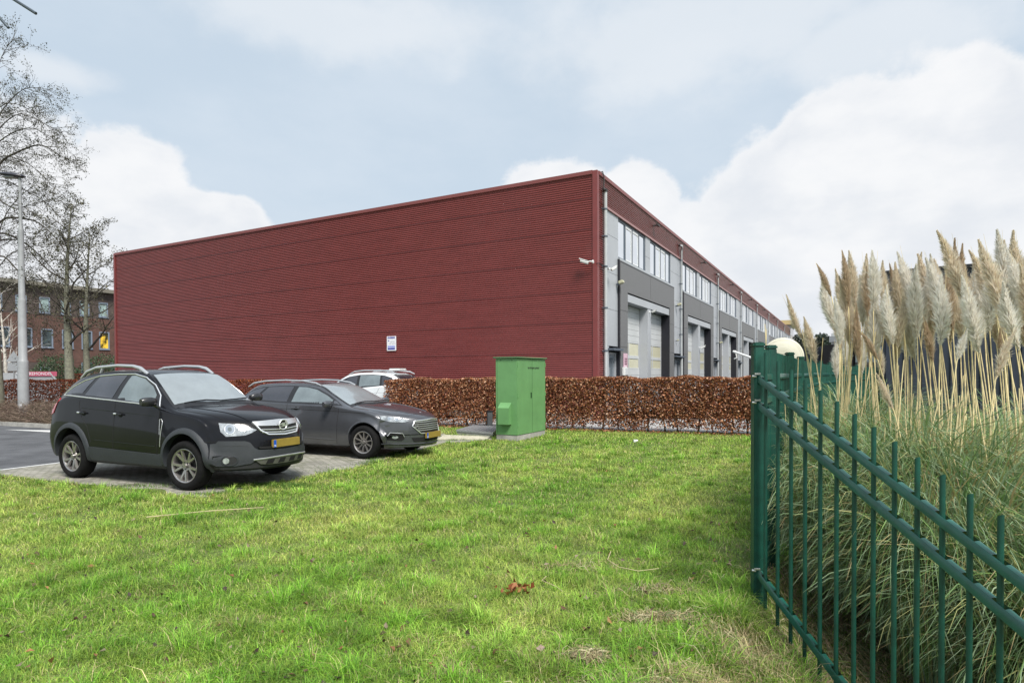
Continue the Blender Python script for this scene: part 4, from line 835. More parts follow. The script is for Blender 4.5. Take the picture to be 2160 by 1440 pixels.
# run going away beside the hall, bending slowly to the right
f2 = empty('metal_fence', (FP.x, FP.y, 0)); tag(f2, 'green bar fence running away from the corner post behind the pampas grass', 'fence', 'green metal fences')
p = Vector((0, 0)); ang = math.atan2(.4775, .8786); posts = []
lens = [.80, 2.05, 2.0, 2.0, 2.0, 2.0, 2.0, 2.0, 2.0, 2.0, 2.0, 2.0]
p = Vector((.03, .05))
for i, l in enumerate(lens):
    if i >= 3: ang += rad(1.2)
    q = p + Vector((sin(ang), cos(ang))) * l
    post(f2, q.x, q.y, -.2, 1.85, .075); dd = (q - p).normalized()
    for z in (1.60, 1.42, .22): rail_part(f2, (p.x, p.y, z), (q.x, q.y, z), [])
    if i < 6:
        nb = int(l / .125); vs = []
        for j in range(nb):
            c = p + dd * (l * (j + .5) / nb); mb = MB(); mb.tube([(c.x, c.y, .06), (c.x, c.y, 1.80)], .0125, 6); mb.build('picket', m_fence, f2, smooth=60)
    else:
        mb = MB(); nb = int(l / .125)
        for j in range(nb): c = p + dd * (l * (j + .5) / nb); mb.tube([(c.x, c.y, .06), (c.x, c.y, 1.80)], .0125, 5)
        tag(mb.build("far_pickets", m_fence, f2), kind="stuff")
    p = q

# ================================================================== PAMPAS GRASS
m_blade = mat('pampas_blade', (0.2, 0.25, 0.12), 0.5, attr=True, trans=0.22, spec=0.35)
m_plume = mat('pampas_plume', (0.7, 0.62, 0.5), 0.85, attr=True, trans=0.5, spec=0.1)
m_stem = mat('pampas_stem', (0.74, 0.61, 0.34), 0.55, var=0.3, vscale=14)
def plume_mesh(name, seed, tone, fat=1.0, n=1500):
    'unit plume: 1 m long along z, to be scaled'
    r = np.random.default_rng(seed); t = r.random(n) ** 0.85
    bend = 0.10 * r.uniform(-1, 1); ax = lambda t: np.stack([bend * t * t + 0 * t, 0.06 * np.sin(t * 3 + seed) * t, t], -1)
    prof = np.interp(t, [0, .10, .28, .5, .72, .88, 1.0], [.012, .06, .115, .105, .065, .032, .014]) * fat
    az = r.uniform(0, 2 * pi, n); az += 0.5 * np.sin(az - 0.8)
    B0 = ax(t * 0.93); out = np.stack([np.cos(az), np.sin(az), 0 * t], -1)
    l = prof * r.uniform(0.7, 1.55, n)
    D = out * r.uniform(0.5, 1.0, n)[:, None] + np.array([0, 0, 1.0]) * (r.uniform(0.75, 1.5, n) * (1 + 1.6 * t))[:, None]
    D /= np.linalg.norm(D, axis=1)[:, None]; droop = r.uniform(0.0, 0.45, n)
    L_ = (l * 1.35)[:, None]; M1 = B0 + D * L_ * 0.5; E = B0 + D * L_ + out * L_ * droop[:, None] * 0.35 - np.array([0, 0, 1]) * L_ * droop[:, None] * 0.3
    w = (0.0026 * r.uniform(0.6, 1.5, n))[:, None]; s_ = np.cross(D, r.normal(0, 1, (n, 3))); s_ /= np.linalg.norm(s_, axis=1)[:, None]; s_ *= w
    V = np.stack([B0 - s_, B0 + s_, M1 - s_ * 1.6, M1 + s_ * 1.6, E], 1); i = np.arange(n)[:, None] * 5
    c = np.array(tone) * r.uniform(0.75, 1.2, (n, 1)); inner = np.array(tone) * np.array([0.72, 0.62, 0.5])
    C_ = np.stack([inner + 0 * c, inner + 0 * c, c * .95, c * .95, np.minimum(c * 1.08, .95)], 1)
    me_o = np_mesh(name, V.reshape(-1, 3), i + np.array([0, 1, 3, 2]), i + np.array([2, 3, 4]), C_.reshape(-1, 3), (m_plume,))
    me = me_o.data; bpy.data.objects.remove(me_o); return me
TA, TW, TB = (0.86, 0.77, 0.64), (0.95, 0.91, 0.83), (0.64, 0.52, 0.38)
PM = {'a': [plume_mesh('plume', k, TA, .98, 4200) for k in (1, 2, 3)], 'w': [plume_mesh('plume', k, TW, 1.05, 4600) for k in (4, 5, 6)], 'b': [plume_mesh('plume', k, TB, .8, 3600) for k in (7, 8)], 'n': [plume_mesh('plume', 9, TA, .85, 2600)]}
def blades(name, cx, cy, n, spread, hgt, seed, parent, base_z):
    r = np.random.default_rng(seed); rr = spread * np.sqrt(r.random(n)) * 0.42; a0 = r.uniform(0, 2 * pi, n)
    x0 = rr * np.cos(a0); y0 = rr * np.sin(a0)
    az = a0 + r.normal(0, 0.7, n); H = hgt * r.uniform(0.45, 1.12, n); reach = H * r.uniform(0.2, 0.85, n); K = 8
    P = []; sag = r.uniform(0.35, 1.5, n)
    for j in range(K):
        t = j / (K - 1); hx = reach * (t ** 1.35); hz = H * (1.9 * t - (0.75 + 0.45 * sag) * t ** 2.1)
        P.append(np.stack([x0 + np.cos(az + .2 * t) * hx, y0 + np.sin(az + .2 * t) * hx, hz], -1))
    wv = r.uniform(0.0026, 0.0060, n); sd_ = np.stack([-np.sin(az), np.cos(az), 0.3 * r.normal(0, 1, n)], -1)
    W_ = [1, 1.05, 1, .95, .8, .6, .4, .1]
    V = np.stack([P[j] + s_ * sd_ * (wv * W_[j])[:, None] for j in range(K) for s_ in (-1, 1)], 1)
    V[..., 2] = np.maximum(V[..., 2], 0.015)
    wx, wy = V[..., 0] + cx, V[..., 1] + cy
    sg_ = np.where(wy > FP.y, .8786 * (wx - FP.x) - .4775 * (wy - FP.y), .985 * (wx - FP.x) + .1736 * (wy - FP.y)).min(1)
    kp = (sg_ > -0.03) | ((r.random(n) < 0.035) & (sg_ > -0.45)); V = V[kp]
    i = np.arange(n)[:, None, None] * (2 * K); q = (i + (np.arange(K - 1)[:, None] * 2 + np.array([0, 1, 3, 2]))[None]).reshape(-1, 4)
    pal = np.array([(0.20, 0.30, 0.15), (0.27, 0.37, 0.21), (0.13, 0.22, 0.085), (0.34, 0.43, 0.27), (0.42, 0.42, 0.18), (0.20, 0.33, 0.10)])
    n = len(V); i = np.arange(n)[:, None, None] * (2 * K); q = (i + (np.arange(K - 1)[:, None] * 2 + np.array([0, 1, 3, 2]))[None]).reshape(-1, 4)
    c = pal[r.integers(0, 6, n)]; dead = r.random(n) < 0.08; c = np.where(dead[:, None], np.array([0.42, 0.33, 0.17]), c) * r.uniform(0.8, 1.2, (n, 1))
    return np_mesh(name, V.reshape(-1, 3), q, col=np.repeat(c, 2 * K, 0), mats=(m_blade,), parent=parent)
PL = [  # tip x,y -> base x,y , distance, tone
 (1650, 622, 1693, 717, 6.0, 'n', 0), (1697, 670, 1722, 768, 6.0, 'a', 0), (1720, 553, 1754, 627, 5.9, 'b', 0),
 (1775, 528, 1790, 650, 5.9, 'b', 0), (1796, 530, 1803, 650, 6.0, 'a', 0), (1763, 565, 1780, 665, 6.3, 'a', 0), (1830, 560, 1832, 672, 6.1, 'b', 1),
 (1845, 575, 1838, 700, 6.4, 'w', 1), (1868, 590, 1884, 728, 5.4, 'w', 1), (1880, 555, 1905, 680, 6.0, 'a', 1), (1922, 557, 1935, 715, 5.5, 'w', 1),
 (1955, 585, 1945, 700, 6.0, 'w', 1), (1985, 487, 2035, 640, 5.2, 'a', 2), (1997, 570, 1983, 732, 5.0, 'w', 2), (1990, 545, 2010, 700, 5.6, 'b', 2),
 (2035, 575, 2065, 745, 4.8, 'w', 2), (2075, 495, 2120, 690, 5.0, 'a', 3), (2048, 520, 2100, 660, 5.6, 'a', 3), (2100, 590, 2151, 740, 4.7, 'w', 3),
 (2130, 520, 2158, 650, 5.3, 'w', 3), (2037, 690, 2018, 762, 4.6, 'w', 2), (1843, 790, 1885, 865, 4.9, 'n', 1), (1812, 695, 1852, 760, 5.3, 'b', 1),
 (1757, 640, 1775, 738, 5.8, 'a', 0), (1790, 620, 1810, 730, 6.1, 'a', 0), (1903, 610, 1893, 735, 5.6, 'a', 1), (1945, 660, 1968, 765, 5.7, 'b', 2),
 (2155, 555, 2170, 700, 4.9, 'a', 3), (2105, 690, 2112, 752, 5.4, 'b', 3), (1815, 580, 1820, 690, 6.6, 'w', 0), (1852, 640, 1846, 755, 6.3, 'a', 1),
 (1965, 620, 1962, 735, 6.2, 'a', 2), (2015, 590, 2030, 720, 5.7, 'a', 2), (2085, 560, 2088, 700, 5.5, 'w', 3), (2120, 600, 2118, 735, 5.9, 'a', 3),
 (2190, 530, 2215, 700, 5.0, 'w', 3), (2230, 560, 2240, 720, 4.8, 'a', 3), (1905, 640, 1915, 760, 6.6, 'w', 1), (1780, 700, 1790, 790, 7.5, 'w', 4), (1760, 715, 1765, 800, 7.8, 'w', 4),
 (1820, 690, 1818, 790, 7.6, 'w', 4), (1850, 720, 1862, 800, 7.9, 'a', 4), (2070, 610, 2050, 740, 6.3, 'w', 3), (2140, 690, 2100, 800, 4.6, 'n', 3)]
CL = [(3.20, 6.35, 1.30, 0.95, 3600, 'pampas grass clump leaning over the fence left of the dark building'),
      (3.55, 5.45, 1.50, 1.10, 4600, 'pampas grass clump in front of the corner of the dark building'),
      (3.75, 4.80, 1.60, 1.15, 4600, 'tallest pampas grass clump in the middle of the bed'),
      (4.40, 4.75, 1.60, 1.15, 4200, 'pampas grass clump with broad pale plumes at the right edge'),
      (4.35, 7.9, 1.45, 0.95, 2600, 'low far pampas grass clump with small white plumes behind the others'),
      (3.10, 4.25, 1.45, 1.0, 4600, 'pampas grass clump without plumes close behind the fence pickets'),
      (3.40, 3.45, 1.35, 1.15, 4600, 'lowest pampas grass clump spilling down the bank at the bottom right'),
      (5.60, 6.50, 1.65, 1.15, 3600, 'back pampas grass clump before the dark ribbed wall, right of the tallest one'),
      (2.75, 5.15, 1.15, 0.75, 2600, 'small pampas grass clump right behind the corner post of the fence')]
clump = []
for k, (cx, cy, hg, sp, nb, lb) in enumerate(CL):
    bz = float(ground_z(cx, cy)); root = empty('pampas_grass', (cx, cy, bz)); tag(root, lb, 'pampas grass', 'pampas grass clumps'); clump.append(root)
    blades('foliage', cx, cy, int(nb * 1.7), sp, hg + (0.25 if bz < -.2 else 0), 50 + k, root, bz)
PR = random.Random(12)
for i in range(46):
    bx = 1772 + (i % 23) * 19.5 + PR.uniform(-8, 8); by = PR.uniform(650, 770); tx = bx + PR.uniform(-42, 14); ty = by - PR.uniform(105, 150) * (1 + .25 * (bx > 1980))
    Yd = PR.uniform(5.6, 7.0); PL.append((tx, ty, bx, by, Yd, PR.choice('aawwab'), 0 if bx < 1830 else (1 if bx < 1925 else (2 if bx < 2040 else (3 if Yd < 6.2 else 7)))))
for tx, ty, bx, by, Yd, tone, k in PL:
    T, Bp = at(tx, ty, Yd), at(bx, by, Yd + PR.uniform(-.05, .05)); rt = clump[k]; o0 = Vector(rt.location)
    me = PR.choice(PM[tone]); L_ = (T - Bp).length * 1.04; q = Vector((0, 0, 1)).rotation_difference((T - Bp).normalized())
    pl = bpy.data.objects.new('plume', me); COL.objects.link(pl); pl.parent = rt
    sc = L_ * PR.uniform(0.95, 1.05); wd = sc * (1.0 if L_ > .5 else 1.15)
    pl.location = Bp - o0; pl.rotation_mode = 'QUATERNION'; pl.rotation_quaternion = q @ Quaternion((0, 0, 1), PR.uniform(0, 6.28)); pl.scale = (wd, wd, sc)
    g_ = Vector((rt.location.x + (Bp.x - rt.location.x) * .55 + PR.uniform(-.12, .12), rt.location.y + (Bp.y - rt.location.y) * .5 + PR.uniform(-.15, .15), rt.location.z))
    d0 = (T - Bp).normalized(); P = []
    for j in range(9):
        t = j / 8; a = g_.lerp(Bp, t); bow = (Bp - d0 * (Bp - g_).length * (1 - t)); P.append(a.lerp(bow, t * .7 * (t)) - o0)
    mb = MB(); mb.tube(P + [Bp + d0 * L_ * .5 - o0, Bp + d0 * L_ * .97 - o0], [.0085, .0082, .008, .0075, .007, .0065, .006, .0055, .0045, .0028, .0008], 6); mb.build('stem', m_stem, rt, smooth=60)
    # dry bare stems beside it
for k in range(4):
    rt = clump[k]; 
    for j in range(34 if k else 18):
        a = PR.uniform(0, 6.28); r0 = PR.uniform(.05, .6); g_ = Vector((r0 * cos(a), r0 * sin(a) * .8 - .12, 0)); e_ = g_ + Vector((PR.uniform(-.25, .25), PR.uniform(-.2, .2), PR.uniform(1.2, 2.15))); mi = (g_ + e_) / 2 + Vector((PR.uniform(-.05, .05), 0, 0))
        mb = MB(); mb.tube([g_, mi, e_], [.0075, .0065, .004], 5); mb.build('stem', m_stem, rt, smooth=60)
# litter of dry stems at the foot of the pampas
r = np.random.default_rng(44); px = r.uniform(1.9, 4.0, 3500); py = r.uniform(2.4, 5.0, 3500)
strands('dry_litter', 0, px, py, lambda x, y: ground_z(x, y), 0.22, 0.002, [(0.30, 0.23, 0.13), (0.22, 0.16, 0.09), (0.16, 0.12, 0.08), (0.14, 0.17, 0.08)], m_straw, 'dead brown blades lying under the pampas grass', 'litter', 0.06, 6)

# ================================================================== TREES
def grow(mb, LP, p, d, length, r0, depth, rnd, spread=0.55, up=0.12, leafat=1, wob=0.16, nchild=(3, 5), sides=5, shrink=0.62, droop=0.0):
    n = max(3, int(length / 0.35) if depth > 1 else 3); pts = [p.copy()]; d = d.normalized(); rs = [r0]
    for i in range(n):
        d = (d + Vector((rnd.gauss(0, wob), rnd.gauss(0, wob), rnd.gauss(0, wob) + up - droop)) * .5).normalized()
        p = p + d * (length / n); pts.append(p.copy()); rs.append(max(0.0022, r0 * (1 - .72 * (i + 1) / n)))
    mb.tube(pts, rs, sides if depth > 1 else 3, cap=False)
    if depth <= leafat:
        for q in pts[1:]: LP.append((q, d))
    if depth > 0:
        for _ in range(rnd.randint(*nchild) + (1 if depth > 2 else 0)):
            t = rnd.uniform(.25, 1.0); i = min(n - 1, int(t * n)); q = pts[i].lerp(pts[i + 1], t * n - i) if i < n else pts[-1]
            ax = Vector((rnd.gauss(0, 1), rnd.gauss(0, 1), rnd.gauss(0, .6))); dd = (pts[i + 1] - pts[i]).normalized(); ax = (ax - dd * ax.dot(dd)).normalized()
            nd = (dd * (1 - spread) + ax * spread).normalized()
            grow(mb, LP, q, nd, length * shrink * rnd.uniform(.7, 1.15), max(.003, rs[i] * .6), depth - 1, rnd, spread, up, leafat, wob, nchild, sides, shrink, droop)
def leaves(name, LP, per, jit, size, cols, root, seed, m):
    r = np.random.default_rng(seed)
    if not LP: return
    P = np.array([tuple(q) for q, d in LP]); P = np.repeat(P, per, 0); P = P + r.normal(0, jit, P.shape); P = P[r.random(len(P)) < .8]
    leafmesh(name, P, None, size, cols, m, root, seed, 0.7)
m_bark = mat('grey_bark', (0.20, 0.185, 0.155), 0.9, var=0.35, vscale=9, bump=0.6, bscale=30, vcol=(0.26, 0.27, 0.19))
m_barkd = mat('branch_bark', (0.06, 0.052, 0.042), 0.9, var=0.3, vscale=12)
m_tl = mat('tree_leaf', (0.1, 0.1, 0.05), 0.6, attr=True, trans=0.15, spec=0.3)
TLc = [(0.055, 0.058, 0.038), (0.035, 0.036, 0.030), (0.10, 0.09, 0.045), (0.085, 0.10, 0.035), (0.05, 0.045, 0.035)]
# big tree whose trunk stands at the left edge
t = empty('alder_tree', (-18.62, 22.0, 0)); tag(t, 'large sparse leaved tree with its trunk at the left edge beside the lamp post', 'tree')
rnd = random.Random(21); mb = MB()
tr = [Vector((0, 0, -.1)), Vector((.0, 0, 1.2)), Vector((-.10, 0, 3)), Vector((-.3, .1, 5.2)), Vector((-.5, .1, 7.5)), Vector((-.55, 0, 10)), Vector((-.5, 0, 13))]
mb.tube(tr, [.27, .23, .21, .19, .16, .12, .05], 12); mb.build('trunk', m_bark, t, smooth=60)
mb = MB(); LP = []; O = Vector((-18.62, 22.0, 0))
def PX(x, y, Y=22): return at(x, y, Y) - O
LIMB = [([(-25, 400), (0, 345), (35, 322), (85, 306), (130, 330), (176, 352)], 22.4, .055), ([(-30, 560), (0, 468), (55, 462), (90, 476), (125, 512), (150, 560)], 21.6, .05),
        ([(-30, 520), (0, 492), (45, 508), (85, 540), (120, 578), (150, 610)], 22.2, .05), ([(-30, 590), (0, 540), (35, 568), (70, 610), (90, 650), (105, 690)], 21.8, .045),
        ([(-30, 650), (0, 600), (30, 640), (60, 700), (75, 740)], 22.6, .03), ([(-25, 300), (0, 240), (40, 195), (70, 185), (105, 190)], 22.0, .03),
        ([(-30, 330), (0, 270), (45, 240), (95, 262), (115, 275)], 22.8, .03), ([(-20, 200), (0, 130), (15, 100), (28, 85)], 22.0, .02), ([(-25, 420), (0, 380), (50, 400), (100, 430), (135, 470)], 23.0, .035),
        ([(-40, 450), (-10, 420), (30, 440), (70, 430), (120, 420), (140, 440)], 21.2, .03), ([(-30, 360), (0, 330), (50, 340), (90, 370), (120, 400)], 21.5, .03),
        ([(-30, 620), (-5, 500), (20, 440), (60, 400), (90, 385)], 22.9, .03), ([(-40, 700), (0, 560), (60, 520), (110, 520), (160, 500)], 23.3, .03),
        ([(-30, 330), (10, 290), (60, 270), (100, 285), (140, 310)], 22.2, .03), ([(-30, 260), (10, 220), (50, 225), (75, 245)], 21.7, .025), ([(-20, 700), (10, 640), (40, 600), (80, 590), (120, 600)], 21.5, .03)]
for pts, Y, r0 in LIMB:
    P = [PX(x, y, Y) for x, y in pts]; P0_ = Vector((-.45, .0, P[0].z - .8)); P = [P0_] + P
    F = []
    for i in range(len(P) - 1):
        a0, a1, a2, a3 = P[max(i - 1, 0)], P[i], P[i + 1], P[min(i + 2, len(P) - 1)]
        for j in range(4):
            s = j / 4; F.append(.5 * ((2 * a1) + (a2 - a0) * s + (2 * a0 - 5 * a1 + 4 * a2 - a3) * s * s + (3 * a1 - a0 - 3 * a2 + a3) * s ** 3))
    F.append(P[-1]); nF = len(F); mb.tube(F, [max(.004, r0 * (1 - .9 * i / nF)) for i in range(nF)], 6, cap=False)
    for i in range(3, nF):
        for _ in range(2 if i % 2 else 1):
            dd = (F[i] - F[i - 1]).normalized(); ax = Vector((rnd.gauss(0, 1), rnd.gauss(0, 1), rnd.gauss(-.1, 1))); ax = (ax - dd * ax.dot(dd)).normalized()
            grow(mb, LP, F[i], dd * .6 + ax * .65, rnd.uniform(.5, 1.25) * (1.15 - .5 * i / nF), .008, 2, rnd, .5, .0, 1, .22, (2, 3), 4, .62)
for k in range(10):   # crown on the side away from the picture
    a = rnd.uniform(pi * .6, pi * 1.5); z = rnd.uniform(3, 11.5); grow(mb, LP, Vector((-.4, 0, z)), Vector((cos(a), sin(a), .6)), rnd.uniform(2, 3.6), .05, 3, rnd, .5, .05, 1, .2, (2, 3), 5, .6)
cr_ = mb.build('crown_branches', m_barkd, t, smooth=60); print('leafpts', len(LP))
leaves('foliage', LP, 2, .04, .048, TLc, t, 3, m_tl)
# twin stemmed trees before the office
def tree(name, loc, hgt, r0, rnd_seed, label, trunkmat, lean=(0, 0), fork=.22, nlimb=13, leafn=2, leaf=.09, cols=TLc, limb=2.6, group=None, depth=3, branchmat=None):
    rnd = random.Random(rnd_seed); t = empty(name, loc); tag(t, label, 'tree', group); mb = MB()
    P = [Vector((lean[0] * s * hgt + .12 * sin(s * 5 + rnd_seed), lean[1] * s * hgt + .1 * cos(s * 4), -.1 + s * hgt)) for s in np.linspace(0, 1, 11)]
    mb.tube(P, [r0 * (1.12 if i == 0 else (1 - .93 * (i / 10) ** .9)) for i in range(11)], 10); mb.build('trunk', trunkmat, t, smooth=60)
    mb = MB(); LP = []
    for k in range(nlimb):
        s = fork + (1 - fork) * (k + rnd.random()) / nlimb; i = min(9, int(s * 10)); q = P[i].lerp(P[i + 1], s * 10 - i); a = k * 2.4 + rnd.uniform(-.4, .4)
        l = limb * (1.05 - .75 * (s - fork) / (1 - fork)) * rnd.uniform(.8, 1.2)
        grow(mb, LP, q, Vector((cos(a), sin(a), rnd.uniform(.5, 1.1))), l, max(.012, r0 * .42 * (1 - s * .8)), depth, rnd, .5, .10, 1, .2, (2, 4), 5, .62)
    mb.build('crown_branches', branchmat or m_barkd, t, smooth=60)
    if leafn: leaves('foliage', LP, leafn, .10, leaf, cols, t, rnd_seed, m_tl)
    return t
OLc = [(0.11, 0.10, 0.055), (0.075, 0.07, 0.045), (0.14, 0.13, 0.07), (0.05, 0.05, 0.035)]
tree('alder_tree', (-27.75, 38, 0), 12.2, .30, 71, 'pale trunked tree left of its twin before the brick office', m_bark, (.035, 0), .28, 15, 2, .10, OLc, 3.3, 'twin trees before the office')
tree('alder_tree', (-26.9, 38.6, 0), 10.8, .24, 72, 'pale trunked tree right of its twin, nearest the red hall', m_bark, (.02, 0), .30, 14, 2, .10, OLc, 3.1, 'twin trees before the office')
m_birch = mat('birch_bark', (0.55, 0.52, 0.46), 0.8, var=0.35, vscale=7)
tree('birch_tree', (-26.75, 32, 0), 6.6, .12, 75, 'bare white birch behind the recycling containers', m_birch, (.02, 0), .12, 13, 0, .05, OLc, 2.2, None, 2, m_birch)
# far belt of dark trees beyond the hall
FARC = [(0.035, 0.055, 0.038), (0.025, 0.04, 0.03), (0.055, 0.075, 0.05), (0.07, 0.075, 0.06)]
def fartree(x, y, h, w, seed, label):
    r = np.random.default_rng(seed); root = empty('distant_tree', (x, y, 0)); tag(root, label, 'tree', 'dark trees beyond the hall'); n = 4200
    d = r.normal(0, 1, (n, 3)); d /= np.linalg.norm(d, axis=1)[:, None]; rr = r.random(n) ** .3 * (1 + .15 * np.sin(d[:, 0] * 6 + seed) + .12 * np.sin(d[:, 2] * 7 + seed))
    P = d * rr[:, None] * np.array([w / 2, w / 2, h * .46]) + np.array([0, 0, h * .54]); leafmesh('crown', P, None, .42, FARC, m_tl, root, seed, .7)
    mb = MB(); mb.tube([(0, 0, -.2), (0, 0, h * .5), (.3, .2, h * .8)], [.35, .25, .08], 8)
    for k in range(10): mb.tube([(0, 0, h * (.25 + .05 * k)), (w * .38 * cos(k * 2.2), w * .38 * sin(k * 2.2), h * (.55 + .045 * k))], [.12, .03], 5)
    mb.build('trunk', m_barkd, root); return root
FT = [(43.6, 92, 6.9, 4.5, 'leftmost dark tree in the gap between the hall end and the plumes'), (46.2, 90, 7.2, 4.5, 'second dark tree from the hall end in the far gap'), (49.0, 91, 7.4, 5, 'third dark tree from the hall end in the far gap'), (52.5, 90, 7.0, 5, 'rightmost dark tree in the far gap, beside the dark container')]
for i, (x, y, h, w, lb) in enumerate(FT): fartree(x, y, h, w, 90 + i, lb)

# ================================================================== STREET LAMP, SIGN, CONTAINERS
m_pole = mat('pole_paint', (0.30, 0.31, 0.32), 0.45, var=0.12, vscale=4)
t = empty('street_lamp', (-16.83, 21.0, 0.05)); tag(t, 'tall pale grey street lamp with a dark flat head at the left', 'street lamp')
mb = MB(); H_ = [(.165, 0), (.165, .3), (.158, 2.05), (.15, 2.10), (.128, 2.14), (.118, 4.15), (.115, 4.2), (.095, 4.26), (.085, 6.55), (.082, 6.6), (.048, 6.72), (.045, 8.36)]
mb.lathe(H_, 20); mb.build('pole', m_pole, t, smooth=30)
mb = MB(); 
vs = []; K = 14; 
for i, (x, w, hgt, zc) in enumerate([(.16, .05, .05, 8.40), (.10, .13, .13, 8.40), (-.15, .19, .20, 8.42), (-.40, .20, .19, 8.45), (-.62, .15, .12, 8.48), (-.72, .05, .05, 8.49)]):
    vs += [(x, w * cos(2 * pi * k / K), zc + hgt * .5 * sin(2 * pi * k / K) * (1 if sin(2 * pi * k / K) > 0 else .55)) for k in range(K)]
mb.add(vs, [(i * K + k, i * K + (k + 1) % K, (i + 1) * K + (k + 1) % K, (i + 1) * K + k) for i in range(5) for k in range(K)] + [tuple(range(K))[::-1], tuple(range(5 * K, 6 * K))])
mb.build('lamp_head', mat('lamp_head_dark', (0.025, 0.025, 0.035), 0.35, coat=.4), t, smooth=40)
mb = MB(); mb.bevbox((-.55, -.13, 8.355), (-.12, .13, 8.385), .01, None); mb.build('lamp_lens', mat('lamp_lens', (0.35, 0.36, 0.37), 0.2), t)
mb = MB(); mb.box((-.03, -.168, .52), (.06, -.150, .62)); mb.build('number_plate', m_swhite, t)
t = empty('road_sign', (-22.86, 28.0, 0), .55); tag(t, 'grey road sign seen from behind on a thin pole, left of the street lamp', 'sign')
mb = MB(); mb.tube([(0, 0, -.1), (0, 0, 2.72)], .03, 10); mb.build('pole', m_pole, t, smooth=50)
mb = MB(); mb.prism([(-.28, 2.28), (0, 2.78), (.28, 2.28)], -.05, -.03); mb.box((-.22, -.05, 1.86), (.22, -.03, 2.24)); mb.build('sign_board', mat('sign_back', (0.38, 0.40, 0.42), 0.5, metal=.3), t)
m_cont = mat('container_grey', (0.36, 0.38, 0.40), 0.5, var=.15, vscale=2)
def container(loc, rz, label, txt):
    t = empty('recycling_container', loc, rz); tag(t, label, 'container', 'recycling containers')
    mb = MB(); mb.prism([(-.85, 0), (-.85, 1.15), (-.45, 1.78), (.45, 1.78), (.85, 1.15), (.85, 0)], -.8, .8); mb.build('container_body', m_cont, t)
    mb = MB(); mb.prism([(-.92, 1.13), (-.48, 1.82), (-.44, 1.80), (-.86, 1.12)], -.85, .85); mb.prism([(.92, 1.13), (.48, 1.82), (.44, 1.80), (.86, 1.12)], -.85, .85); mb.build('lid_flap', mat('lid_grey', (0.5, 0.52, 0.54), 0.45), t)
    if txt:
        mb = MB(); mb.box((-.55, -.84, 1.62), (.75, -.815, 1.84)); mb.build('name_board', m_pink, t)
        text('lettering', txt, .20, m_swhite, Matrix.Translation((.10, -.842, 1.73)) @ UPXZ, t, sx=.85)
    return t
container((-24.6, 29.6, 0), .62, 'grey recycling container with a sloping lid at the far left', None)
container((-23.3, 30.0, 0), .62, 'grey recycling container with a red name board beside the lamp post', 'REMONDIS')
# iron railing before the office entrance
t = empty('railing', (-34.0, 50, 0), HRZ * 0 + .0); tag(t, 'black iron railing between the containers and the evergreen bushes', 'railing')
mb = MB(); mb.box((-6, -.02, 1.30), (1.5, .02, 1.35)); mb.box((-6, -.02, .2), (1.5, .02, .24)); mb.build('rail', m_blk, t)
mb = MB(); 
for i in range(50): mb.box((-6 + i * .15, -.01, 0), (-5.975 + i * .15, .01, 1.42))
mb.build('railing_bars', m_blk, t)
# two grey rods reaching in from a mast outside the top left corner
m_rod = mat('rod_metal', (0.10, 0.12, 0.14), 0.35, metal=.6)
t = empty('banner_mast', (-7.6, 8.0, 0)); tag(t, 'grey metal rods of a mast reaching in at the top left corner', 'mast')
O = Vector((-7.6, 8.0, 0))
mb = MB(); mb.tube([(0, 0, -.1), (0, 0, 6.9)], [.06, .045], 12); mb.build('mast_pole', m_rod, t, smooth=50)
for (x0, y0, x1, y1) in ((-30, -38, 76, 29), (-30, 5, 18, 59)):
    mb = MB(); a, b_ = at(x0, y0, 8.0) - O, at(x1, y1, 8.0) - O; mb.tube([Vector((0, 0, a.z + .25)), a, b_], .019, 10); mb.build('rod', m_rod, t, smooth=50)

# ================================================================== BEYOND THE FENCE
t = empty('satellite_dish', (7.55, 17.0, 0), -.35); tag(t, 'large cream round dish with concentric rings behind the green fence', 'dish')
m_cream2 = mat('dish_cream', (0.62, 0.60, 0.49), 0.55, var=.06, vscale=2); m_creamd = mat('dish_groove', (0.46, 0.43, 0.30), 0.6)
Mz = Matrix.Translation((0, 0, 2.05)) @ Matrix.Rotation(rad(90), 4, 'X'); R0 = .53
mb = MB(); mb.lathe([(0, .10), (.15, .095), (.30, .075), (.42, .045), (R0, 0), (R0 + .015, -.012), (R0, -.03), (.3, .03), (0, .05)], 48, Mz); mb.build('dish_face', m_cream2, t, smooth=50)
mb = MB()
for k in range(11):
    rr = .10 + k * .04; h_ = .10 * (1 - (rr / R0) ** 2) + .004; mb.tube([Mz @ Vector((rr * cos(a), rr * sin(a), h_)) for a in np.linspace(0, 2 * pi, 37)[:-1]], .0035, 4, closed=True)
mb.build('dish_rings', m_creamd, t)
mb = MB(); mb.tube([(0, .12, 2.05), (0, .25, 1.9), (0, .25, -.1)], .04, 8); mb.build('stand', m_pipe, t, smooth=50)
mb = MB(); mb.tube([Mz @ Vector((0, -.1, .06)), Mz @ Vector((.10, -.12, .35))], .015, 6); mb.tube([(.10, -.36, 1.90), (.10, -.36, 2.1)], .035, 10); mb.build('feed_arm', m_pipe, t, smooth=50)
t = empty('barrier', (7.2, 17.7, 0), 0); tag(t, 'white metal arm on a post left of the fence corner above the hedge', 'barrier')
O = Vector((7.2, 17.7, 0)); a, b_ = at(1547, 741, 18.0) - O, at(1592, 757, 17.3) - O
mb = MB(); mb.tube([a, b_, b_ + (b_ - a) * .4], .035, 8); mb.build('arm', m_camw, t, smooth=50)
mb = MB(); mb.tube([a + Vector((.05, 0, .03)), a + Vector((.1, 0, -.18)), a + Vector((.02, 0, -.22))], .02, 6); mb.build('bracket', m_camw, t, smooth=50)
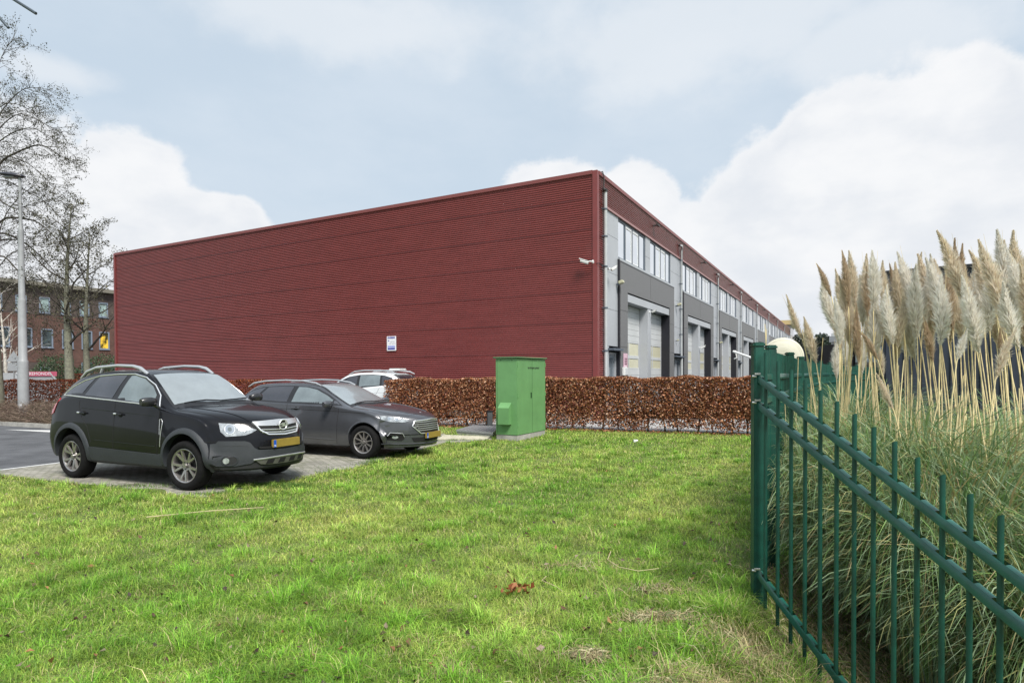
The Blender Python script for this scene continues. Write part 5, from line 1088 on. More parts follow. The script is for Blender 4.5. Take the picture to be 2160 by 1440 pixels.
mb = MB(); mb.tube([b_ + (b_ - a) * .35, Vector((b_.x + (b_ - a).x * .35, b_.y + (b_ - a).y * .35, -.1))], .04, 8); mb.build('post', m_camw, t, smooth=50)
# dark ribbed building at the right
t = empty('dark_building', (13.35, 22.0, 0), rad(-33)); tag(t, 'anthracite ribbed metal building behind the pampas plumes', 'building')
m_anth = mat('anthracite', (0.028, 0.036, 0.055), 0.45, var=.15, vscale=1)
mb = MB(); Ln = 16.0; HB = 5.15; x = 0.0; vs = []; k = 0
pr_ = []
while x < Ln: pr_ += [(x, 0), (x + .09, 0), (x + .12, -.045), (x + .21, -.045), (x + .24, 0)]; x += .27
for (a, b_) in pr_: vs += [(a, b_, 0), (a, b_, HB)]
mb.add(vs, [(2 * i, 2 * i + 2, 2 * i + 3, 2 * i + 1) for i in range(len(pr_) - 1)]); mb.build('wall', m_anth, t)
mb = MB(); mb.box((0.0, .01, 0), (.02, 9, HB)); mb.box((Ln, .01, 0), (Ln + .02, 9, HB)); mb.box((0, 9, 0), (Ln, 9.05, HB)); mb.build('side_wall', m_anth, t)
mb = MB(); mb.box((-.08, -.10, HB), (Ln + .1, 9.1, HB + .10)); mb.build('roof', m_blk, t)
# pale building and mast far off beyond the hall
t = empty('far_building', (42.6, 97, 0), HRZ); tag(t, 'far pale building with a yellow roof edge beyond the end of the hall', 'building')
mb = MB(); mb.box((0, -1.5, 0), (8, 8, 9.2)); mb.build('wall', mat('far_wall', (0.45, 0.43, 0.42), .7), t)
mb = MB(); mb.box((-.4, -2.2, 9.2), (8.4, 8.4, 9.9)); mb.build('roof', mat('far_yellow', (0.55, 0.42, 0.20), .7), t)
mb = MB(); 
for k in range(3): mb.box((.5 + k * 2.5, -1.53, 7.6), (2.4 + k * 2.5, -1.502, 8.8))
mb.box((-.03, -1.0, 7.6), (-.002, 3, 8.8)); mb.build('window', m_ogl, t)
t = empty('lattice_mast', (27.0, 50, 0), .3); tag(t, 'thin dark lattice mast rising behind the left plumes', 'mast')
mb = MB()
for dx, dy in ((-.2, -.2), (.2, -.2), (0, .2)): mb.tube([(dx * 1.3, dy * 1.3, 0), (dx, dy, 7.2)], .03, 5)
for k in range(18):
    z = k * .4; c = [(-.25, -.25), (.25, -.25), (0, .25)]
    for i in range(3): a, b_ = c[i], c[(i + 1) % 3]; mb.tube([(a[0], a[1], z), (b_[0], b_[1], z + .4)], .014, 4)
mb.build('lattice', m_blk, t)
t = empty('truck', (20.3, 36, 0), .25); tag(t, 'white topped dark truck standing beyond the fence behind the left plumes', 'truck')
mb = MB(); mb.bevbox((-1.1, -1, .9), (1.2, 1.5, 3.3), .12); mb.build('cab', m_blk, t, smooth=40)
mb = MB(); mb.bevbox((-.95, -.9, 3.3), (.9, 1.2, 3.95), .15); mb.build('roof_fairing', m_camw, t, smooth=40)
mb = MB(); mb.box((-1.0, -1.02, 2.2), (1.0, -1.002, 3.1)); mb.build('windscreen', m_ogl, t)
mb = MB(); mb.bevbox((-1.1, 1.7, 1.0), (1.2, 7, 3.2), .05); mb.build('load_bed', m_anth, t)
for x in (-1.0, 1.0):
    for y in (-.2, 4.2, 5.4):
        mb = MB(); mb.lathe([(0, -.14), (.25, -.14), (.30, -.10), (.48, -.14), (.5, -.1), (.5, .1), (.48, .14), (0, .14)], 24, Matrix.Translation((x, y, .5)) @ Matrix.Rotation(rad(90), 4, 'Y')); mb.build('wheel', m_blk, t, smooth=40)
t = empty('barrier', (19.8, 40, 0), .2); tag(t, 'red and white striped barrier behind the cream dish', 'barrier')
mb = MB(); mb.box((-.7, -.03, 2.2), (.9, .03, 2.45)); mb.build('board', m_camw, t); mb = MB()
for k in range(4): mb.prism([(-.6 + k * .4, 2.205), (-.45 + k * .4, 2.205), (-.35 + k * .4, 2.445), (-.5 + k * .4, 2.445)], -.035, -.031)
mb.box((-.7, -.035, 2.6), (.5, .03, 2.95)); mb.build('red_stripes', mat('stripe_red', (0.5, .02, .03), .5), t)
mb = MB(); mb.tube([(-.5, .05, -.1), (-.5, .05, 3.2)], .05, 8); mb.tube([(.7, .05, -.1), (.7, .05, 2.5)], .05, 8); mb.build('post', m_pipe, t, smooth=50)

# ================================================================== CARS
def pchip(x, y, xi):
    x, y = np.asarray(x, float), np.asarray(y, float); h = np.diff(x); dl = np.diff(y) / h; n = len(x); m = np.zeros(n)
    for i in range(1, n - 1):
        if dl[i - 1] * dl[i] > 0: w1, w2 = 2 * h[i] + h[i - 1], h[i] + 2 * h[i - 1]; m[i] = (w1 + w2) / (w1 / dl[i - 1] + w2 / dl[i])
    m[0], m[-1] = dl[0], dl[-1]
    k = np.clip(np.searchsorted(x, xi, 'right') - 1, 0, n - 2); t = (xi - x[k]) / h[k]
    return ((2 * t ** 3 - 3 * t ** 2 + 1) * y[k] + (t ** 3 - 2 * t ** 2 + t) * h[k] * m[k] + (-2 * t ** 3 + 3 * t ** 2) * y[k + 1] + (t ** 3 - t ** 2) * h[k] * m[k + 1])
m_tyre = mat('tyre', (0.008, 0.008, 0.0085), 0.85, spec=.2, var=.3, vscale=20, bump=.3, bscale=50)
m_rim = mat('alloy', (0.42, 0.40, 0.39), 0.35, metal=.85, var=.15, vscale=6)
m_rimd = mat('wheel_dark', (0.02, 0.02, 0.022), 0.6)
m_chrome = mat('chrome', (0.86, 0.87, 0.88), 0.30, metal=.8)
m_satin = mat('satin_silver', (0.58, 0.59, 0.60), 0.35, metal=.7)
m_clad = mat('grey_cladding', (0.030, 0.034, 0.040), 0.6, bump=.3, bscale=250, var=.12, vscale=3)
m_gap = mat('panel_gap', (0.004, 0.004, 0.004), 0.8)
m_lampg = mat('lamp_glass', (0.34, 0.37, 0.40), 0.10, metal=.35, coat=1, var=.45, vscale=14, vcol=(0.62, 0.65, 0.68))
m_refl = mat('reflector', (0.62, 0.65, 0.68), 0.10, metal=.9)
m_tail = mat('tail_red', (0.42, 0.02, 0.03), 0.12, coat=.8)
m_plate = mat('plate_yellow', (0.27, 0.19, 0.035), 0.5, var=.12, vscale=10)
m_pblue = mat('plate_blue', (0.01, 0.09, 0.48), 0.4)
m_ws = mat('mist_reflection_windscreen', (0.23, 0.26, 0.275), 0.16, spec=.8, coat=.7, var=.16, vscale=1.8)  # light grey base colour holds the sky reflection along with the mist
m_wl = mat('mist_reflection_window', (0.14, 0.17, 0.18), 0.14, spec=.8, coat=.6, var=.25, vscale=2.5)  # sky reflection painted into the grey, together with the mist
m_wd = mat('tinted_window', (0.028, 0.028, 0.035), 0.10, spec=.8, coat=.7, var=.3, vscale=3)
class Car:
    def __init__(s, name, label, loc, rz, scale, st, paint, curv, nose=0.0, cat='car', group='cars parked by the hall'):
        s.root = empty(name, loc, rz, scale); tag(s.root, label, cat, group); s.paint = paint
        st = np.array(st, float); st[:, 0] += np.maximum(st[:, 0] - 3.0, 0) * nose; x = st[:, 0]; xi = np.unique(np.concatenate([np.linspace(x[i], x[i + 1], 5 if x[i + 1] - x[i] < .3 else 8) for i in range(len(x) - 1)]))
        c = [pchip(x, st[:, k], xi) for k in range(1, 10)]; zb, wl, wm, zm, ws, zs, wr, ze, zr = c
        rings = []
        for i in range(len(xi)):
            P = [(0, zb[i]), (wl[i] * .86, zb[i]), (wl[i], zb[i] + .05), (wm[i], zm[i]), (ws[i] + .012, zs[i] - .10 * min(1, (zs[i] - zm[i]) / .2)), (ws[i], zs[i])]
            e_ = Vector((wr[i], ze[i])); s0 = Vector((ws[i], zs[i])); b0 = s0 + (e_ - s0) * .12 + Vector((-.012, .0)); P += [tuple(b0), tuple(s0.lerp(e_, .55) + Vector((.012, .006))), tuple(e_), (wr[i] * .84, ze[i] + (zr[i] - ze[i]) * .55), (wr[i] * .5, ze[i] + (zr[i] - ze[i]) * .90), (0, zr[i])]
            F = []; n = len(P)
            for k in range(n - 1):
                a0, a1, a2, a3 = [np.array(P[min(max(k + d, 0), n - 1)]) for d in (-1, 0, 1, 2)]
                if k == 0: a0 = a1 * 2 - a2
                for j in range(4):
                    t = j / 4; F.append(.5 * ((2 * a1) + (a2 - a0) * t + (2 * a0 - 5 * a1 + 4 * a2 - a3) * t * t + (3 * a1 - a0 - 3 * a2 + a3) * t ** 3) if k > 1 else a1 + (a2 - a1) * t)
            F.append(np.array(P[-1])); F = np.array(F); rings.append(F)
        R = np.array(rings); nr = R.shape[1]
        def sx(xx, y): return xx + curv(xx, np.abs(y))
        V = []
        for i in range(len(xi)):
            yn = [.9 * (min(1, y / wl[i]) if k < 8 else (1.0 if k <= 20 else min(1, y / ws[i]))) for k, (y, z) in enumerate(R[i])]
            half = [(sx(xi[i], yn[k]), -y, z) for k, (y, z) in enumerate(R[i])]; V += half + [(x_, -y, z) for x_, y, z in half[-2:0:-1]]
        m = 2 * nr - 2; V = np.array(V).reshape(-1, m, 3)
        def squeeze(r_, k_, bul):
            q_ = r_.copy(); zm_ = (r_[:, 2].min() + r_[:, 2].max()) / 2; q_[:, 2] = zm_ + (r_[:, 2] - zm_) * k_; q_[:, 0] += bul * (1 - k_ * k_); return q_
        V = np.concatenate([[squeeze(V[0], k_, -.02) for k_ in (.03, .25, .5, .75)], V, [squeeze(V[-1], k_, .02) for k_ in (.75, .5, .25, .03)]])
        n = len(V); V = V.reshape(-1, 3)
        F = [(i * m + k, i * m + (k + 1) % m, (i + 1) * m + (k + 1) % m, (i + 1) * m + k) for i in range(n - 1) for k in range(m)]
        F = [f[::-1] for f in F]
        for base, fl in ((0, False), ((n - 1) * m, True)):
            c_ = []
            for side in (0, 1):
                H_ = [base + (k if side == 0 else (m - k) % m) for k in range(nr)]
                for k in range(nr // 2):
                    a_, b2, c2, d2_ = H_[k], H_[k + 1], H_[nr - 2 - k], H_[nr - 1 - k]
                    if b2 == c2: c_.append((a_, b2, d2_))
                    elif k + 1 < nr - 2 - k or True:
                        if k + 1 <= nr - 2 - k: c_.append((a_, b2, c2, d2_))
            F += c_
        s.V = [Vector(v) for v in V]; s.F = F; s.bvh = BVHTree.FromPolygons(s.V, F)
    def body(s, arches, mats=None, regions=None):
        me = bpy.data.meshes.new('body'); me.from_pydata([tuple(v) for v in s.V], [], s.F); me.materials.append(s.paint); me.materials.append(m_gap)
        bm = bmesh.new(); bm.from_mesh(me); bmesh.ops.recalc_face_normals(bm, faces=bm.faces); bm.to_mesh(me); bm.free()
        o = bpy.data.objects.new('body', me); COL.objects.link(o)
        for (ax, az, r) in arches:
            for sy in (-1, 1):
                mb = MB(); M_ = Matrix.Translation((ax, sy * 1.02, az)) @ Matrix.Rotation(rad(90), 4, 'X'); n = 40
                vs = [(r * cos(2 * pi * k / n), r * sin(2 * pi * k / n), h) for h in (-.42, .42) for k in range(n)]
                mb.add([M_ @ Vector(v) for v in vs], [(k, (k + 1) % n, (k + 1) % n + n, k + n) for k in range(n)] + [tuple(range(n))[::-1], tuple(range(n, 2 * n))])
                cu = mb.build('cut', [m_gap]); bm = bmesh.new(); bm.from_mesh(cu.data); bmesh.ops.recalc_face_normals(bm, faces=bm.faces); bm.to_mesh(cu.data); bm.free()
                md = o.modifiers.new('b', 'BOOLEAN'); md.object = cu; md.operation = 'DIFFERENCE'; md.solver = 'EXACT'; md.material_mode = 'TRANSFER'
                dg = bpy.context.evaluated_depsgraph_get(); nm = bpy.data.meshes.new_from_object(o.evaluated_get(dg)); o.modifiers.clear(); o.data = nm; bpy.data.objects.remove(cu)
        o.data.polygons.foreach_set('use_smooth', [True] * len(o.data.polygons)); o.data.set_sharp_from_angle(angle=rad(32)); o.parent = s.root; s.bodyo = o; return o
    def hit(s, u, v, fr, off=0.0):
        if fr == 'L': o, d = Vector((u, 3, v)), Vector((0, -1, 0))
        elif fr == 'R': o, d = Vector((u, -3, v)), Vector((0, 1, 0))
        elif fr == 'F': o, d = Vector((8, u, v)), Vector((-1, 0, 0))
        elif fr == 'C': a_ = u / 1.25; o, d = Vector((2.4 + 4 * cos(a_), 4 * sin(a_), v)), Vector((-cos(a_), -sin(a_), 0))
        elif fr == 'B': o, d = Vector((-6, u, v)), Vector((1, 0, 0))
        else: o, d = Vector((u, v, 5)), Vector((0, 0, -1))
        p, n, i, _ = s.bvh.ray_cast(o, d)
        if p is None: p, n, i, _ = s.bvh.find_nearest(o + d * (2.2 if fr in 'LR' else 4.3)); 
        if n.dot(d) > 0: n = -n
        return p + n * off, n
    def patch(s, name, poly, fr, off, m, thick=0.02, step=.07, parent=None, sides=None):
        for f in (['R', 'L'] if fr == 'S' else (['F+', 'F-'] if fr == 'FF' else ['C+', 'C-'] if fr == 'CC' else [fr])):
            pl = poly; f_ = f
            if f in ('F-', 'C-'): pl = [(-a, b_) for a, b_ in poly]
            if f in ('F+', 'F-', 'C+', 'C-'): f_ = f[0]
            D = []
            for i in range(len(pl)):
                a, b_ = Vector(pl[i]), Vector(pl[(i + 1) % len(pl)]); k = max(1, int((b_ - a).length / step)); D += [a.lerp(b_, j / k) for j in range(k)]
            nb = len(D); xs_ = [p.x for p in D]; ys_ = [p.y for p in D]; I = []
            gx = np.arange(min(xs_) + step * .5, max(xs_), step); gy = np.arange(min(ys_) + step * .5, max(ys_), step)
            if len(gx) and len(gy):
                G = np.array(np.meshgrid(gx, gy)).reshape(2, -1).T; ok = inpoly(G[:, 0], G[:, 1], [tuple(p) for p in D])
                for g in G[ok]:
                    if min((Vector(g) - p).length for p in D) > step * .4: I.append(Vector(g))
            vo, eo, fo = delaunay_2d_cdt(D + I, [(i, (i + 1) % nb) for i in range(nb)], [], 1, 1e-6)[:3]
            P = [s.hit(p.x, p.y, f_, off) for p in vo]; vs = [p for p, n in P]
            # orient
            fs = []
            for t in fo:
                a, b_, c = vs[t[0]], vs[t[1]], vs[t[2]]; nn = (b_ - a).cross(c - a); fs.append(tuple(t) if nn.dot(P[t[0]][1]) > 0 else tuple(t)[::-1])
            ec = {}
            for t in fs:
                for i in range(len(t)): ec[(t[i], t[(i + 1) % len(t)])] = 1
            n0 = len(vs); low = [p - n * (off + thick) for p, n in P]; base = len(vs); vs2 = vs + low
            for (a, b_) in list(ec):
                if (b_, a) not in ec: fs.append((b_, a, a + base, b_ + base))
            mb = MB(); mb.add(vs2, fs); o = mb.build(name, m, parent or s.root, smooth=35)
        return o
    def line(s, name, pts, fr, r, m, off=0.0, closed=False, n=5, parent=None, step=.06):
        for f in (['R', 'L'] if fr == 'S' else (['F+', 'F-'] if fr == 'FF' else ['C+', 'C-'] if fr == 'CC' else [fr])):
            f_ = {'F+': 'F', 'F-': 'F', 'C+': 'C', 'C-': 'C'}.get(f, f); D = []; pp = [(-a, b_) for a, b_ in pts] if f in ('F-', 'C-') else pts
            N_ = len(pp) if closed else len(pp) - 1
            for i in range(N_):
                a, b_ = Vector(pp[i]), Vector(pp[(i + 1) % len(pp)]); k = max(1, int((b_ - a).length / step)); D += [a.lerp(b_, j / k) for j in range(k)]
            if not closed: D.append(Vector(pp[-1]))
            mb = MB(); mb.tube([s.hit(p.x, p.y, f_, off)[0] for p in D], r, n, closed=closed); o = mb.build(name, m, parent or s.root, smooth=60)
        return o
    def arch(s, name, cx, cz, r0, r1, a0, a1, off, m, n=28):
        for sy, f in ((-1, 'R'), (1, 'L')):
            mb = MB(); vs = []; K = 4
            for i in range(n + 1):
                a = a0 + (a1 - a0) * i / n
                for j in range(K + 1):
                    rr = r0 + (r1 - r0) * j / K; u, v = cx + rr * cos(a), cz + rr * sin(a); p, nn = s.hit(cx + max(rr, r0 + .03) * cos(a), cz + max(rr, r0 + .03) * sin(a), f)
                    p = Vector((u, p.y, v)); o_ = off * (1 - .75 * (j / K) ** 2); vs.append(p + Vector((0, sy, 0)) * (o_ if j < K else -.004))
                vs.append(Vector((cx + r0 * cos(a), vs[-K - 1].y - sy * .10, cz + r0 * sin(a))))
            W = K + 2; fs = []
            for i in range(n):
                for j in range(K): fs.append((i * W + j, i * W + j + 1, (i + 1) * W + j + 1, (i + 1) * W + j))
                fs.append((i * W, (i + 1) * W, (i + 1) * W + K + 1, i * W + K + 1))
            mb.add(vs, fs); o = mb.build(name, m, s.root, smooth=50)
        return o
    def wheels(s, axs, R, rr, w, yw, spokes, style, steer=0.0):
        ch = []
        for ax in axs:
            for sy in (-1, 1):
                e_ = bpy.data.objects.new('wheel', None)
                M_ = Matrix.Translation((ax, sy * yw, R)) @ (Matrix.Rotation(rad(steer), 4, 'Z') if ax > 1 else Matrix()) @ Matrix.Rotation(rad(90) * (1 if sy < 0 else -1), 4, 'X') @ Matrix.Rotation(.3 * ax, 4, 'Z')
                mb = MB(); h = w / 2    # +z is outward
                prof = [(rr - .01, h - .03), (rr + .004, h - .008), (rr + .02, h), (rr + .05, h + .006), (R - .035, h), (R - .012, h - .018), (R - .001, h - .045), (R, 0), (R - .001, -h + .045), (R - .012, -h + .018), (R - .035, -h), (rr, -h)]
                mb.lathe(prof, 48, M_); ty = mb.build('tyre', m_tyre, None, smooth=40)
                mb = MB(); mb.lathe([(rr - .028, -h * .6), (rr - .03, h - .05), (rr - .022, h - .022), (rr - .006, h - .012), (rr + .004, h - .016), (rr + .002, h - .04)], 48, M_); 
                mb.lathe([(.0, h - .022), (.03, h - .022), (.034, h - .03), (.034, h - .06)], 20, M_)
                mb.lathe([(.035, h - .05), (.075, h - .045), (.08, h - .06)], 20, M_)
                for k in range(spokes):
                    a = 2 * pi * k / spokes; R2 = Matrix.Rotation(a, 4, 'Z')
                    def sp(a_in, a_out, w0, w1):
                        pin, pout = Vector((.055 * cos(a_in), .055 * sin(a_in))), Vector(((rr - .022) * cos(a_out), (rr - .022) * sin(a_out))); d = (pout - pin).normalized(); nn = Vector((-d.y, d.x)); vs = []
                        for t, ww, zo in ((0, w0, h - .045), (.5, (w0 + w1) / 2, h - .028), (1, w1, h - .018)):
                            c = pin.lerp(pout, t); vs += [(c.x + nn.x * ww, c.y + nn.y * ww, zo - .03), (c.x + nn.x * ww * .8, c.y + nn.y * ww * .8, zo), (c.x - nn.x * ww * .8, c.y - nn.y * ww * .8, zo), (c.x - nn.x * ww, c.y - nn.y * ww, zo - .03)]
                        mb.add([M_ @ (R2 @ Vector(v)) for v in vs], [(i * 4 + j, i * 4 + j + 1, (i + 1) * 4 + j + 1, (i + 1) * 4 + j) for i in range(2) for j in range(3)])
                    if style == 'twin':
                        sp(-.16, -.20, .016, .021); sp(.16, .20, .016, .021)
                    elif style == 'y':
                        sp(0, -.24, .02, .017); sp(0, .24, .02, .017)
                    else: sp(0, 0, .014, .012)
                mb.mi = 1
                for k in range(5): c = M_ @ Vector((.052 * cos(k * 1.257), .052 * sin(k * 1.257), 0)); z_ = (M_ @ Vector((0, 0, 1)) - M_ @ Vector((0, 0, 0))); mb.tube([c + z_ * (h - .06), c + z_ * (h - .036)], .009, 6)
                ri = mb.build('rim', [m_rim, m_rimd], None, smooth=40)
                mb = MB(); mb.lathe([(0, h - .10), (rr - .03, h - .10)], 32, M_); mb.lathe([(0, -h), (rr, -h)], 32, M_); di = mb.build('brake_disc', m_rimd, None)
                COL.objects.link(e_); e_.parent = s.root
                for x_ in (ty, ri, di): x_.parent = e_
    def plate(s, y0, z0, fr='F', blank=True, tilt=0):
        p, n = s.hit(0, z0, fr, .004); sgn = 1 if fr == 'F' else -1
        M_ = Matrix.Translation(p) @ Matrix.Rotation(rad(90) * sgn, 4, 'Z') @ Matrix.Rotation(rad(tilt), 4, 'X')
        mb = MB(); mb.bevbox((-.26, -.03, -.058), (.26, .02, .058), .004, M_); o = mb.build('number_plate', m_plate, s.root, smooth=30)
        mb = MB(); mb.box((-.262, -.032, -.054), (-.215, -.0305, .054), M_); mb.build('country_band', m_pblue, o)
        text('lettering', 'NL', .034, m_swhite, M_ @ Matrix.Translation((-.238, -.033, -.03)) @ UPXZ, o)
    def mirror(s, x, z, y, m, far=True, w=.20):
        for sy in (-1, 1):
            M_ = Matrix.Translation((x, sy * (y + .10), z)); mb = MB(); vs = []; K = 16
            for i, (dy, sx_, sz_) in enumerate([(-.13, .03, .035), (-.11, .055, .06), (-.02, .075, .082), (.07, .07, .075), (.115, .045, .05)]):
                vs += [M_ @ Vector((sx_ * cos(2 * pi * k / K) * (1.15 if cos(2 * pi * k / K) > 0 else .55) + .01, sy * dy, sz_ * max(-.85, min(.85, sin(2 * pi * k / K) * 1.15)))) for k in range(K)]
            mb.add(vs, [(i * K + k, i * K + (k + 1) % K, (i + 1) * K + (k + 1) % K, (i + 1) * K + k) for i in range(4) for k in range(K)] + [tuple(range(K)), tuple(range(4 * K, 5 * K))]); o = mb.build('wing_mirror', m, s.root, smooth=50)
            mb = MB(); mb.tube([M_ @ Vector((.01, -sy * .09, -.04)), M_ @ Vector((.05, -sy * .16, -.10)), M_ @ Vector((.07, -sy * .23, -.13))], [.03, .028, .03], 8); mb.build('mirror_arm', m, o, smooth=50)

def circ(cx, cy, r, n=20, sx=1.0): return [(cx + r * sx * cos(2 * pi * k / n), cy + r * sin(2 * pi * k / n)) for k in range(n)]

# ---------------------------------------------------------------- black sport utility car
m_black = mat('black_paint', (0.006, 0.006, 0.008), 0.30, coat=.45, spec=.12, var=.25, vscale=1.5)
ST = [(-.90, .52, .62, .70, .58, .68, .64, .52, .68, .70), (-.87, .40, .76, .82, .60, .78, .82, .64, .90, .94), (-.80, .33, .83, .89, .64, .85, 1.02, .70, 1.12, 1.17), (-.66, .30, .86, .915, .67, .87, 1.16, .70, 1.30, 1.36), (-.42, .28, .87, .925, .68, .885, 1.27, .68, 1.50, 1.56),
      (-.15, .27, .88, .93, .70, .885, 1.33, .655, 1.63, 1.695), (.15, .27, .88, .93, .70, .885, 1.335, .65, 1.69, 1.755), (.7, .27, .88, .925, .70, .88, 1.315, .655, 1.725, 1.79), (1.2, .27, .88, .925, .70, .88, 1.275, .655, 1.72, 1.785),
      (1.55, .27, .88, .925, .70, .88, 1.245, .65, 1.675, 1.73), (1.85, .27, .88, .925, .70, .88, 1.215, .66, 1.52, 1.575), (2.1, .27, .88, .925, .69, .88, 1.185, .69, 1.35, 1.40), (2.28, .27, .88, .925, .68, .875, 1.15, .73, 1.22, 1.275),
      (2.42, .27, .88, .925, .68, .87, 1.12, .75, 1.165, 1.225), (2.8, .28, .87, .93, .67, .865, 1.075, .76, 1.125, 1.185), (3.15, .29, .86, .925, .62, .86, 1.02, .74, 1.085, 1.14), (3.4, .29, .85, .91, .58, .845, .95, .72, 1.02, 1.075),
      (3.55, .295, .84, .90, .54, .835, .86, .70, .945, 1.00), (3.64, .30, .84, .89, .50, .82, .74, .70, .83, .87), (3.685, .30, .82, .87, .47, .80, .64, .70, .72, .75)]
def curvS(x, y): return -np.clip((x - 2.6) / 1.05, 0, 1) ** 1.6 * (y / .9) ** 2.6 * .52 + np.clip((-.1 - x) / .8, 0, 1) * (y / .9) ** 2.6 * .20
RZm = Matrix.Rotation(CAR_RZ, 3, 'Z')
def carloc(front, sc, wb, yw): w = RZm @ (Vector((wb, -yw, 0)) * sc); return (front[0] - w.x, front[1] - w.y, 0.008)
suv = Car('parked_car', 'black sport utility car with silver roof rails, nearest on the parking bay', carloc((-4.6, 8.52), .96, 2.707, .90), CAR_RZ, .96, ST, m_black, curvS, .12)
suv.body([(2.715, .415, .425), (0.02, .415, .425)])
suv.wheels([0.0, 2.707], .362, .252, .235, .80, 5, 'y', 4)
suv.arch('wheel_arch_trim', 2.715, .415, .42, .505, -.28, pi + .22, .030, m_clad); suv.arch('wheel_arch_trim', 0.02, .415, .42, .505, -.22, pi + .15, .030, m_clad)
suv.patch('sill_trim', [(.50, .545), (.50, .30), (2.26, .30), (2.24, .52), (2.14, .505), (.60, .545)], 'S', .016, m_clad)
suv.patch('lower_sill', [(.42, .315), (.42, .25), (2.3, .25), (2.3, .315)], 'S', .010, m_rimd)
# window band and glass
WB = [(-.30, 1.36), (-.12, 1.50), (.10, 1.60), (.45, 1.675), (.9, 1.70), (1.3, 1.70), (1.58, 1.645), (1.80, 1.53), (2.00, 1.37), (2.12, 1.205), (1.6, 1.255), (1.0, 1.295), (.1, 1.345)]
suv.patch('window_surround', WB, 'S', .003, m_blk, step=.06)
suv.patch('rear_quarter_window', [(-.25, 1.38), (-.10, 1.49), (.12, 1.585), (.36, 1.64), (.20, 1.37), (.1, 1.365)], 'S', .007, m_wd, step=.05)
suv.patch('rear_door_window', [(.30, 1.365), (.47, 1.655), (.9, 1.68), (1.14, 1.68), (1.00, 1.32)], 'S', .007, m_wd, step=.05)
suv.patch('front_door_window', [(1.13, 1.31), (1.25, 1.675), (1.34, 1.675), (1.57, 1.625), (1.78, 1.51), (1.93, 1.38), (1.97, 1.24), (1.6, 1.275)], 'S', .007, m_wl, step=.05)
suv.line('chrome_window_trim', WB, 'S', .011, m_chrome, .006, True)
# door gaps and handles
suv.line('door_joint', [(1.09, .36), (1.12, .8), (1.13, 1.28)], 'S', .005, m_gap, -.001); suv.line('door_joint', [(2.13, .38), (2.16, .8), (2.17, 1.16)], 'S', .005, m_gap, -.001); suv.line('door_joint', [(.55, .62), (.46, .86), (.30, 1.02), (.22, 1.2), (.24, 1.34)], 'S', .005, m_gap, -.001)
suv.line('body_crease', [(.3, 1.16), (1.1, 1.12), (2.1, 1.07)], 'S', .004, m_black, .0); suv.line('door_crease', [(.62, .66), (1.1, .645), (2.1, .62)], 'S', .006, m_black, .0)
for hx in (.36, 1.28):
    suv.patch('handle_recess', circ(hx, 1.075, .042, 14, 1.3), 'S', .002, m_gap, .01, .03)
    suv.line('door_handle', [(hx - .13, 1.085), (hx - .02, 1.08), (hx + .06, 1.075)], 'S', .014, m_black, .022, n=8); suv.line('handle_trim', [(hx - .13, 1.087), (hx - .07, 1.085)], 'S', .015, m_chrome, .024, n=8)
suv.patch('side_vent', [(2.19, 1.02), (2.225, 1.03), (2.25, .99), (2.235, .80), (2.205, .80), (2.20, .9)], 'S', .008, m_gap, .01, .04); suv.line('vent_trim', [(2.19, 1.025), (2.228, 1.03), (2.255, .99), (2.235, .80), (2.222, .62)], 'S', .0045, m_chrome, .006); suv.line('vent_trim', [(2.19, 1.025), (2.20, .9), (2.212, .80)], 'S', .0045, m_chrome, .006)
# windscreen, bonnet joints, wipers
suv.patch('windscreen_surround', [(1.57, -.62), (1.57, .62), (2.36, .77), (2.36, -.77)], 'T', .003, m_blk, step=.07)
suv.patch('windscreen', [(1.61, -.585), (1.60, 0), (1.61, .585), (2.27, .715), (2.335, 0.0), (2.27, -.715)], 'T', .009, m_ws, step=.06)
suv.line('bonnet_joint', [(2.42, -.77), (2.9, -.735), (3.3, -.66), (3.50, -.50)], 'T', .005, m_gap, -.001); suv.line('bonnet_joint', [(2.42, .77), (2.9, .735), (3.3, .66), (3.50, .50)], 'T', .005, m_gap, -.001)
suv.line('bonnet_crease', [(2.5, -.60), (2.9, -.56), (3.3, -.48), (3.5, -.44)], 'T', .008, m_black, .0); suv.line('bonnet_crease', [(2.5, .60), (2.9, .56), (3.3, .48), (3.5, .44)], 'T', .008, m_black, .0)
suv.line('wiper', [(2.33, -.60), (2.30, -.2), (2.345, .02)], 'T', .012, m_blk, .03); suv.line('wiper', [(2.35, .02), (2.31, .35), (2.25, .62)], 'T', .012, m_blk, .03)
suv.patch('scuttle', [(2.33, -.70), (2.37, 0), (2.33, .70), (2.41, .72), (2.46, 0), (2.41, -.72)], 'T', .004, m_blk, .01, .08)
# roof rails
for sy in (-1, 1):
    mb = MB(); mb.tube([(-.22, sy * .60, 1.64), (-.05, sy * .60, 1.75), (.2, sy * .60, 1.815), (.75, sy * .60, 1.845), (1.15, sy * .60, 1.83), (1.32, sy * .60, 1.795), (1.50, sy * .595, 1.70)], [.022, .03, .028, .026, .028, .033, .026], 8); rl = mb.build('roof_rail', m_satin, suv.root, smooth=60)
    mb = MB(); mb.tube([(.30, sy * .60, 1.70), (.36, sy * .60, 1.81)], .022, 6); mb.build('rail_foot', m_satin, rl)
